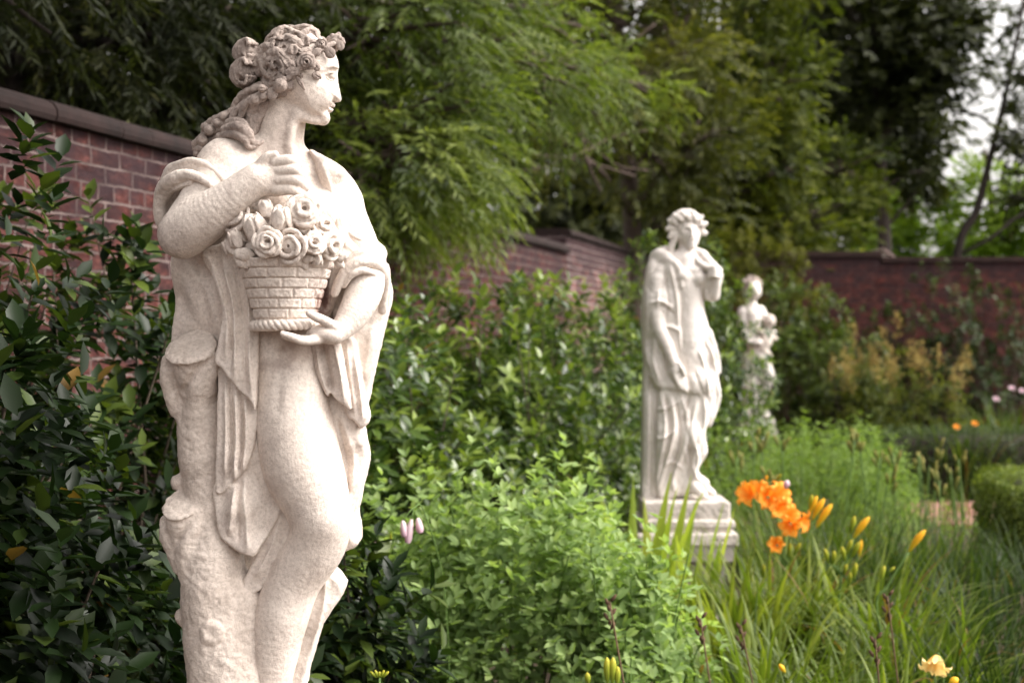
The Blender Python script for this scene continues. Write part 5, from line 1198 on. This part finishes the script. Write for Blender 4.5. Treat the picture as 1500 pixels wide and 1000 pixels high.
clump('daylily', 'dark daylily leaves at the bottom edge left of the pale yellow flower', .82, 4.15, .22, .55, .015, 160, M_STRAP, 57, G_D, 'daylily', spread=1.0, tm=.25)
clump('iris', 'broad yellow-green iris leaves left of the plinth of the middle statue', .60, 6.35, .12, .90, .07, 12, M_IRIS, 58, cat='iris', spread=.4, droop=.5, tm=.5, lmin=.75)
clump('iris', 'pair of broad pointed pale leaves in front of the plinth of the middle statue', .755, 6.15, .05, .80, .075, 6, M_IRIS, 59, cat='iris', spread=.45, droop=.4, tm=.6, lmin=.8)
# grasses to the right
G_G = 'arching grass tufts on the right'
for i, (u, d, L, n, lab, tm) in enumerate(((1290, 7.0, .74, 210, 'tall fine grass tuft just behind the yellow buds', .5), (1380, 7.3, .70, 210, 'tall grass tuft before the yellow-green clipped bush', .4), (1440, 6.3, .66, 190, 'arching dark grass tuft at the right edge, above the lower one', .3), (1380, 5.7, .60, 170, 'dark grass tuft behind the leaning yellow bud', .25), (1470, 5.1, .62, 150, 'dark grass tuft in the bottom right corner', .1), (1220, 7.4, .80, 190, 'fine upright grass tuft behind the orange flowers', .6), (1500, 7.6, .62, 150, 'grass tuft cut by the right edge, below the clipped bush', .3), (1150, 7.9, .72, 150, 'pale fine grass tuft right behind the orange flowers', .8))):
    c_ = at(u, 491, d); clump('grass_tuft', lab, c_.x, d, .26, L, .0085, n, M_STRAP_D, 70 + i, G_G, 'grass', spread=.8 if L > .69 else 1.15, tm=tm)
# lily buds in clusters on straight stalks
def budstalks(label, u, d, zt, n, seed, spreadx=.3, name='lily_in_bud', mat=None, grp=None):
    R = np.random.default_rng(seed); c_ = at(u, 491, d); root = empty(name, (c_.x, d, 0)); tag(root, label, 'lily', grp)
    for i in range(n):
        x = c_.x + R.normal(0, spreadx); y = d + R.normal(0, .25); z = zt + R.normal(0, .07); top = Vector((x + R.normal(0, .05), y, z))
        stalk(root, [(x * .75 + c_.x * .25, y, 0), (x, y, z * .5), tuple(top)], .005, name='stalk')
        for k in range(5):
            a = R.uniform(0, 6.28); p = top + Vector((math.cos(a) * .02, math.sin(a) * .02, R.uniform(-.10, .0))); q = p + Vector((math.cos(a) * .028, math.sin(a) * .028, R.uniform(.05, .085)))
            bud_mesh(mat or M_TANBUD, 'bud', root, p, q, .010)
    R2 = np.random.default_rng(seed + 1); Fo = Foliage(); Fo.add(*straps(R2, 90, c_.x, d, .25, .75 * zt, .014, None, spread=.6, tm=.5)); Fo.build('leaves', M_STRAP, root)
budstalks('lilies in green bud on straight stalks, left of the yellow-green clipped bush', 1345, 8.2, .83, 9, 81, .17)
budstalks('pale lily buds standing before the feathery mound, above the orange flowers', 1160, 8.0, .88, 9, 82, .28)
# brown seed stalks near the bottom edge
G_S = 'withered flower stalks with dark seed heads'
for i, (u, v, d, lab) in enumerate(((893, 880, 3.9, 'withered stalk with a dark seed head over the grey-green mound'), (1026, 905, 4.2, 'withered stalk with dark seed head left of the lettered bottom strip area'), (1300, 872, 4.4, 'tallest withered stalk, below the leaning yellow bud'), (1085, 915, 4.4, 'short withered stalk between daylily leaves at the bottom'), (1282, 935, 4.0, 'pair of withered stalks close to the bottom edge'), (945, 1010, 3.5, 'thin withered stalk at the bottom edge'))):
    if i == 1: lab = 'withered stalk with a dark seed head among the bottom daylily leaves'
    c_ = at(u, v, d); root = empty('seed_stalk', (c_.x, d, 0)); tag(root, lab, 'seed stalk', G_S)
    tl_ = R0.uniform(-.12, .12); stalk(root, [(c_.x + tl_, d, 0), (c_.x + tl_ * .7, d, c_.z * .5), tuple(c_)], .0028, M_BSTEM, 'stalk')
    m = MB()
    for k in range(7):
        a = k * 2.2; z = c_.z - .013 * k; p = Vector((.01, 0, z)) if False else Vector((.004 * math.cos(a), .004 * math.sin(a), z)); q = Vector((math.cos(a), math.sin(a), 1.3)).normalized()
        m.tube([p, p + q * .008, p + q * .016, p + q * .024], [.002, .0055, .005, .0015], 6)
    m.build('seed_head', M_SEED, root)
# small flame-coloured pods at the bottom, centre
c_ = at(893, 985, 3.6); root = empty('flame_bud_plant', (c_.x, 3.6, 0)); tag(root, 'slender stem with three pointed green and red buds at the bottom edge', 'plant')
for (u0, v0, u1, v1, r) in ((890, 1000, 889, 962, .010), (897, 1000, 898, 962, .010), (904, 1004, 905, 975, .008), (862, 1002, 860, 984, .008)): bud_mesh(M_GBUD, 'bud', root, at(u0, v0, 3.6), at(u1, v1, 3.6), r)
stalk(root, [(c_.x, 3.6, 0), (c_.x, 3.6, .3), tuple(at(896, 1000, 3.6))], .004, name='stem')
c_ = at(556, 992, 3.6); root = empty('flame_bud_plant', (c_.x, 3.6, 0)); tag(root, 'small yellow-green budded shoot right of the shin of the near statue', 'plant')
for k in range(5): bud_mesh(M_GBUD, 'bud', root, c_ + Vector((.004 * (k - 2), 0, 0)), c_ + Vector((.012 * (k - 2), 0, .016 + .004 * (k % 2))), .004)
stalk(root, [(c_.x, 3.6, 0), (c_.x, 3.6, .3), tuple(c_)], .003, name='stem')
# pale pink hanging bells
c_ = at(600, 757, 4.3); root = empty('bell_flower_plant', (c_.x + .12, 4.55, 0)); tag(root, 'stem with pale pink hanging bell flowers over the grey-green mound', 'plant')
for u0, v0, u1, v1 in ((590, 762, 593, 786), (603, 760, 597, 795), (612, 758, 616, 780)):
    p0, p1 = at(u0, v0, 4.3), at(u1, v1, 4.29); m = MB(); pr = [(0, .3), (.2, .8), (.5, 1), (.8, 1.05), (1, .7)]
    m.tube([p0.lerp(p1, t) - root.location for t, _ in pr], [.0108 * k for _, k in pr], 8); V = np.array(m.v); T = np.array([f for f in m.f if len(f) == 4]); raw_mesh('flower', V, T, 4, M_PINK, root, True, np.repeat([1, .9, .7, .5, .3], 8))
bud_mesh(M_GBUD, 'bud', root, at(573, 776, 4.3), at(572, 792, 4.3), .004)
stalk(root, [(c_.x + .12, 4.55, 0), (c_.x + .10, 4.5, .7), tuple(at(622, 752, 4.38)), tuple(at(606, 744, 4.32)), tuple(at(590, 762, 4.3))], .0022, name='stem')
for u0, v0 in ((603, 760), (612, 758)): stalk(root, [tuple(at(606, 746, 4.32)), tuple(at(u0, v0, 4.3))], .0018, name='stem')
# yellow-brown plumes before the far wall
def plume(label, u, d, zt, n, seed, sx):
    R = np.random.default_rng(seed); c_ = at(u, 491, d); root = empty('plume_plant', (c_.x, d, 0)); tag(root, label, 'plant', 'yellow-brown plume plants before the far wall')
    Fo = Foliage(); Fl = Foliage()
    P = np.stack([c_.x + R.normal(0, sx, n), d + R.normal(0, .2, n), zt + R.normal(0, .12, n) - .15 * 0], 1); up = np.array([[0, 0, 1.]]) + R.normal(0, .16, (n, 3))
    for i in range(n):
        q = 40; t = R.uniform(0, 1, q); pp = P[i] + np.stack([R.normal(0, .05, q) * (1 - t * .8), R.normal(0, .05, q) * (1 - t * .8), t * .28 - .1], 1)
        Fo.sprays(R, pp, np.tile([[0, 0, 1.]], (q, 1)) + R.normal(0, .5, (q, 3)), np.full(q, .05), 5, .024, .014, 'flat', tint=R.uniform(.3, .9, q))
    m = n * 14; j = R.integers(0, n, m); t = R.uniform(.15, .9, m); PP = P[j] * np.array([1, 1, 0]) + np.stack([R.normal(0, .06, m), R.normal(0, .06, m), P[j, 2] * t], 1)
    Fl.sprays(R, PP, R.normal(0, 1, (m, 3)) + np.array([0, 0, .6]), np.full(m, .1), 6, .09, .028, 'slim', tint=R.uniform(.3, .8, m))
    Fo.build('plume', M_PLUME, root); Fl.build('foliage', M_MIDG, root)
M_PLUME = leaf_mat('plume_blossom', ramp3((.20, .15, .05), (.33, .25, .085), (.48, .38, .15)), .8, .3, .1, (1.1, 1.0, .7))
plume('yellow plume plant at the left, next to the mid green bush', 1262, 15.6, 1.08, 10, 91, .24)
plume('tallest yellow plume plant in the middle of its row', 1318, 15.8, 1.20, 14, 92, .24)
plume('yellow plume plant at the right of its row, below the dark climbing bush', 1380, 15.9, 1.10, 8, 93, .26)
# dark planting closing the gap before the far wall, and small far daylilies
far = clump('daylily', 'far daylily clump with tiny orange flowers before the dark hedge', at(1412, 491, 13.6).x, 13.6, .3, .8, .02, 150, M_STRAP_D, 95, cat='daylily', spread=.8, tm=.7)
for u, v in ((1401, 625), (1428, 620)): flower_mesh(R0, .036, M_ORANGE, 'flower', far, at(u, v, 13.6), (0, -.6, .6))
far = clump('daylily', 'far daylily clump with tiny pale pink flowers at the right edge', at(1475, 491, 16.2).x, 16.2, .35, .9, .02, 170, M_STRAP_D, 96, cat='daylily', spread=.7, tm=.7)
for u, v in ((1482, 568), (1459, 584), (1497, 572)): flower_mesh(R0, .04, M_PINK, 'flower', far, at(u, v, 16.2), (0, -.6, .6))
for i, (u, d, L, lab) in enumerate(((1200, 12.6, .75, 'upright grass tuft beyond the feathery mound, right of the far statue'), (1330, 11.0, .55, 'grass tuft between the feathery mounds and the long hedge'), (1240, 10.6, .95, 'pale tuft with curling tips rising over the feathery mound'), (1420, 11.2, .45, 'low grass tuft behind the lilies in bud'), (1080, 10.8, 1.0, 'thin grass tuft at the foot of the shrub right of the middle statue'))):
    c_ = at(u, 491, d); clump('grass_tuft', lab, c_.x, d, .3, L, .012, 45, M_STRAP_D, 100 + i, G_G, 'grass', spread=.7, tm=.75)

# ================================================================ trees
def tree(name, label, base, trunk, blobs, mat, seed, leaf=(.09, .05), kind='flat', k=10, droop=.25, bark=None, grp=None, r0=.12, mode='alt', tl=.32, ang=50, extra=()):
    """trunk: world points; blobs: (u, v, d, rx, ry, rz, sprays, tint)"""
    R = np.random.default_rng(seed); root = empty(name, base); tag(root, label, 'tree', grp)
    bx = Vector(base); b = MB()
    if trunk:
        tp = [Vector(p[:3]) - bx for p in spline([tuple(p) for p in trunk], 5)]; b.tube(tp, [r0 * (1 - .7 * i / (len(tp) - 1)) for i in range(len(tp))], 9)
        b.build('trunk', bark or M_BARK, root)
    Fo = Foliage(); br = MB(); nb = 0
    for (u, v, d, rx, ry, rz, n, tm) in blobs:
        c = np.array(at(u, v, d)); m = max(6, n // 14)
        q = R.normal(0, 1, (m, 3)); q = nrm(q) * (R.uniform(.25, 1.0, (m, 1)) ** .6); sub = c + q * np.array([rx, ry, rz])
        j = R.integers(0, m, n); sr = .30 * np.array([rx, ry, rz])
        off = R.normal(0, 1, (n, 3)) * .62; P = sub[j] + off * sr
        Dr = nrm(q[j] * .8 + off * .5 + R.normal(0, .45, (n, 3)) + np.array([0, 0, -.15 if droop > .3 else .2]))
        tint = np.clip(tm + R.normal(0, .12, m)[j] + .10 * off[:, 2], 0, 1)
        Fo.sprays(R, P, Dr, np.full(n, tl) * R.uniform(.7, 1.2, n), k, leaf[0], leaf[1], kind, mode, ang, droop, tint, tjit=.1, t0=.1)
        if trunk:
            s_ = min(tp, key=lambda p: (p - (Vector(c) - bx + Vector((0, 0, -rz)))).length)
            e = Vector(c) - bx; mid = s_.lerp(e, .5) + Vector((0, 0, .12 * (e - s_).length)); rr = max(.012, r0 * .3)
            br.tube([Vector(p[:3]) for p in spline([tuple(s_), tuple(mid), tuple(e)], 4)], [rr * (1 - .6 * i / 8) for i in range(9)], 6, False); nb += 1
            for i in range(min(m, 14)):
                e2 = Vector(sub[i]) - bx; br.tube([mid.lerp(e, R.uniform(.1, .9)), e.lerp(e2, .5) + Vector((0, 0, .03)), e2], [rr * .45, rr * .3, rr * .12], 4, False)
    for pts, r in extra: br.tube([Vector(p[:3]) - bx for p in spline([tuple(at(*p)) for p in pts], 4)], [r] * ((len(pts) - 1) * 4 + 1), 5)
    if nb or extra: br.build('branches', bark or M_BARK, root)
    Fo.build('crown', mat, root)
    return root
# willow oak hanging over the near wall: bright drooping side, inner side with shade put into its leaf colour
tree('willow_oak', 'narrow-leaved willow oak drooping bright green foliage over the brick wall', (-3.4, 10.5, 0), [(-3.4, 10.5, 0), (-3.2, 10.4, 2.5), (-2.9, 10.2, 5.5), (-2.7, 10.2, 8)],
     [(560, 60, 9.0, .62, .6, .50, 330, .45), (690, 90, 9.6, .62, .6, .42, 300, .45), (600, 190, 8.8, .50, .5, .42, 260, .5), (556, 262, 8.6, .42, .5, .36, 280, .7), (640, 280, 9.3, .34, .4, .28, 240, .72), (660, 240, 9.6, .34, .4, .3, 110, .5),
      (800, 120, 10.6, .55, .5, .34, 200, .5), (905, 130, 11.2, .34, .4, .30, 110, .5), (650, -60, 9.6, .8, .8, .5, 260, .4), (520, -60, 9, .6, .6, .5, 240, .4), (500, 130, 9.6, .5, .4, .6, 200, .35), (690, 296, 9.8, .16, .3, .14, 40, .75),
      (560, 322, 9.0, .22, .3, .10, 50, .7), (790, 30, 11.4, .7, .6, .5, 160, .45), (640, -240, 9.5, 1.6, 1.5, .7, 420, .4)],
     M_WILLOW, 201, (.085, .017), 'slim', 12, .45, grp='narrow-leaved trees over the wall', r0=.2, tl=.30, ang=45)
tree('willow_oak', 'shaded narrow-leaved tree above the brick wall at the top left', (-4.6, 9.6, 0), [(-4.6, 9.6, 0), (-4.5, 9.5, 3), (-4.3, 9.4, 7)],
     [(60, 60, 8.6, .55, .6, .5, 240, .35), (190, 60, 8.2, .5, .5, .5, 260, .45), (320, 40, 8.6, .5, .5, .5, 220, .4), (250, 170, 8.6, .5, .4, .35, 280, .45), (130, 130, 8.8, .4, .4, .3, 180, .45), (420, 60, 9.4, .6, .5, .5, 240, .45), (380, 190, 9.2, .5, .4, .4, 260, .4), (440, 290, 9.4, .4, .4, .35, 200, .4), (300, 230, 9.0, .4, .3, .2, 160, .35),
      (30, -60, 8.0, .8, .8, .4, 240, .3), (240, -80, 8.0, .8, .8, .4, 260, .3), (420, -80, 9, .8, .8, .4, 240, .3), (100, -300, 6.5, 1.6, 1.6, .5, 600, .3), (-150, -100, 6.5, 1, 1, .6, 380, .3), (-500, -500, 4.8, 1.3, 1.5, .5, 700, .3), (100, -760, 4.6, 1.2, 1.4, .4, 700, .3), (-200, -1100, 3.6, 1.2, 1.3, .4, 700, .3), (-600, -1000, 3.0, 1.0, 1.3, .4, 600, .3), (-200, -1900, 2.2, 1.1, 1.2, .4, 500, .3)],  # blobs far above the frame are unseen, added to block sky light
     M_WILLOW_SHADED, 202, (.088, .018), 'slim', 12, .4, bark=M_BARKD, grp='narrow-leaved trees over the wall', r0=.22, tl=.30, ang=45)
tree('evergreen_tree', 'black-green tree trunk and foliage cut by the top left corner', (-4.2, 8.0, 0), [(-3.15, 8.9, 0), (-3.2, 8.9, 3), (-3.3, 8.8, 8)], [(-20, 120, 9.6, .6, .6, .7, 200, .2), (150, 250, 11, 1.1, .6, .5, 260, .2), (420, 330, 11.6, 1.1, .6, .6, 260, .2), (250, 80, 12.5, 1.8, .7, .9, 420, .25), (0, 0, 12, 1.2, .7, .9, 260, .2)], M_DARKG, 203, (.10, .05), 'flat', 10, .2, bark=M_BARKD, r0=.28)
# dark spreading tree in the middle with bare grey-brown lower branches
tree('spreading_tree', 'brownish open tree with bare grey branches behind the wall, left of the middle statue', (1.4, 17.5, 0), [(1.4, 17.5, 0), (1.5, 17.5, 2.5), (1.3, 17.4, 5), (1.2, 17.4, 8)],
     [(790, 20, 17, 1.1, .8, .7, 280, .5), (900, 30, 17, 1.0, .8, .8, 300, .5), (1000, 60, 17, .9, .8, .8, 260, .5), (900, 170, 16, .7, .6, .35, 150, .65), (960, 230, 16.5, .7, .6, .4, 140, .45), (800, 210, 16, .6, .6, .3, 80, .6), (1030, 200, 17, .6, .6, .8, 220, .5), (960, 110, 16.2, .6, .5, .4, 180, .6), (900, -80, 17, 2, 1.2, .7, 380, .4), (960, 320, 18, .8, .5, .4, 90, .3), (1010, 290, 17.5, .6, .5, .6, 160, .4)],
     M_OLIVE, 204, (.10, .035), 'flat', 11, .25, r0=.16, extra=[(((928, 320, 17.5), (890, 262, 16.2), (857, 230, 14.75)), .03), (((700, 200, 14.5), (780, 225, 14.5), (850, 235, 14.8), (930, 258, 15)), .013), (((850, 160, 14.6), (853, 200, 14.6), (856, 228, 14.7)), .018), (((800, 240, 14.6), (850, 225, 14.6), (900, 200, 15), (960, 190, 15)), .010), (((840, 190, 15), (900, 240, 15), (950, 250, 15.2)), .010), (((900, 90, 15), (930, 60, 15), (960, 35, 15)), .016), (((857, 228, 14.7), (870, 260, 14.8), (880, 280, 15)), .016), (((700, 215, 14.5), (740, 250, 14.6), (800, 245, 14.7)), .012)])
tree('ivy_clad_tree', 'light green bushy tree behind the middle statue, reaching the top edge', (3.3, 19.2, 0), [(3.4, 23.0, 0), (3.45, 23.0, 3), (3.4, 22.8, 7)],
     [(1080, 60, 21.5, 1.2, .9, 1.1, 360, .45), (1130, 130, 21, .8, .8, .9, 300, .5), (1060, 190, 21, .8, .8, .8, 280, .4), (1120, 260, 21, .9, .8, .7, 320, .55), (1050, 330, 21.2, .8, .6, .6, 240, .5), (1150, 340, 21.2, .8, .6, .6, 280, .6), (1100, -60, 21.5, 1.6, 1, .8, 320, .4), (1000, 130, 22, .9, .8, 1, 240, .35), (1210, 320, 22.4, .8, .6, .6, 220, .5), (1240, 250, 23, .7, .6, .5, 160, .4), (1020, 400, 21.2, .8, .4, .4, 180, .5)],
     M_MIDG, 205, (.12, .06), 'flat', 10, .15, r0=.2)
shrub('yellow-green bush rising between the middle and far statues, over the wall corner', 3.25, 19.4, 1.0, .6, 2.85, 700, M_OLIVE, 206, L=.1, W=.05, name='yellow_green_bush', tm=.75, shoots=10, zmin=.3)
tree('oak_tree', 'tall dark oak with a straight bare trunk rising behind the far wall', (6.9, 26.5, 0), [(6.95, 26.5, 0), (6.95, 26.5, 3), (6.85, 26.5, 5.2), (6.7, 26.6, 9)],
     [(1260, 40, 26, 1.3, 1.2, 1.2, 420, .3), (1350, 60, 26, .9, 1, 1.0, 340, .3), (1310, 150, 26.5, 1.2, 1, .7, 320, .25), (1240, 140, 27, .9, .9, .8, 240, .3), (1390, 20, 26, .7, .7, .6, 180, .4), (1300, -100, 26.5, 2.2, 1.6, 1, 500, .3), (1360, 250, 26.5, .45, .5, .4, 90, .3), (1320, 215, 27.5, 1.0, .6, .6, 160, .3), (1200, 30, 28, 1.3, .8, 1.2, 260, .3), (1350, 130, 26, .7, .7, .5, 150, .25)],
     M_DARKG, 207, (.15, .085), 'flat', 10, .15, bark=M_BARKD, r0=.17, extra=[(((1293, 340, 26.5), (1335, 290, 26.4), (1362, 255, 26.4)), .03), (((1289, 210, 26.5), (1330, 150, 26.4), (1345, 100, 26.4)), .05)])
tree('young_tree', 'slim leaning tree with a dark curved trunk at the right edge', (6.3, 21.8, 0), [(6.55, 21.8, 0), tuple(at(1402, 375, 21.8)), tuple(at(1430, 310, 21.8)), tuple(at(1452, 225, 21.8)), tuple(at(1475, 130, 21.8)), tuple(at(1500, 0, 21.8))],
     [(1480, 100, 21.8, .30, .4, .28, 60, .4), (1495, 190, 21.6, .34, .4, .42, 100, .3), (1488, 25, 22, .22, .4, .18, 16, .3), (1468, 140, 22.5, .28, .3, .18, 26, .7), (1505, 290, 21.6, .25, .3, .5, 60, .2), (1540, 60, 22, .6, .5, .8, 100, .3), (1395, 165, 22.5, .2, .3, .16, 12, .4)],
     M_DARKG, 208, (.12, .06), 'flat', 9, .15, bark=M_BARKD, r0=.085, extra=[(((1402, 374, 21.8), (1450, 350, 21.6), (1490, 318, 21.6), (1540, 300, 21.6)), .03)])
tree('lime_tree', 'bright yellow-green tree beyond the far wall at the right edge', (11.3, 34, 0), [(11.5, 34, 0), (11.5, 34, 4), (11.3, 34, 6)],
     [(1470, 290, 33.5, 1.2, 1, .8, 300, .5), (1450, 350, 33, 1.1, 1, .4, 180, .4), (1500, 330, 33, 1, 1, 1.0, 260, .35)], M_BRIGHTG, 209, (.16, .09), 'flat', 10, .15, r0=.15)
tree('lime_tree', 'pale yellow-green tree just above the far wall, right of the dark trunk', (8.5, 36, 0), [(8.6, 36, 0), (8.6, 36, 3), (8.5, 36, 4.5)],
     [(1345, 310, 35, 1.0, 1, .6, 200, .35), (1330, 355, 35, 1.3, 1, .5, 200, .4), (1400, 360, 36, 1.0, 1, .35, 90, .4), (1270, 340, 35, 1, 1, .7, 180, .3)], M_BRIGHTG, 210, (.16, .09), 'flat', 10, .15, r0=.12)
# far wood: reads as one mass
R = np.random.default_rng(300); Fo = Foliage()
for (u, v, d, rx, rz, n, tm) in ((200, 150, 32, 5, 3.2, 620, .2), (600, 150, 34, 4.5, 3.2, 620, .3), (800, 330, 32, 3.5, 1.6, 420, .35), (950, 120, 36, 4.5, 3.4, 700, .3), (1150, 200, 38, 3.6, 3.8, 700, .25), (1010, 380, 32, 3, 1.4, 320, .4), (400, 350, 30, 4, 1.5, 320, .2), (1240, 100, 36, 2.2, 3.5, 420, .2), (100, 400, 26, 4, 1.5, 260, .1)):
    c = np.array(at(u, v, d)); q = R.normal(0, 1, (n, 3)); q = nrm(q) * R.uniform(.1, 1, (n, 1)) ** .5; P = c + q * np.array([rx, 1.5, rz])
    Fo.sprays(R, P, q + R.normal(0, .5, (n, 3)), np.full(n, .8), 12, .32, .2, 'flat', 'radial', 60, .1, np.clip(R.normal(tm, .15, n), 0, 1))
o = Fo.build('far_wood', M_DARKG, None); tag(o, 'distant wood filling the gaps behind the garden trees', 'wood', kind='stuff')
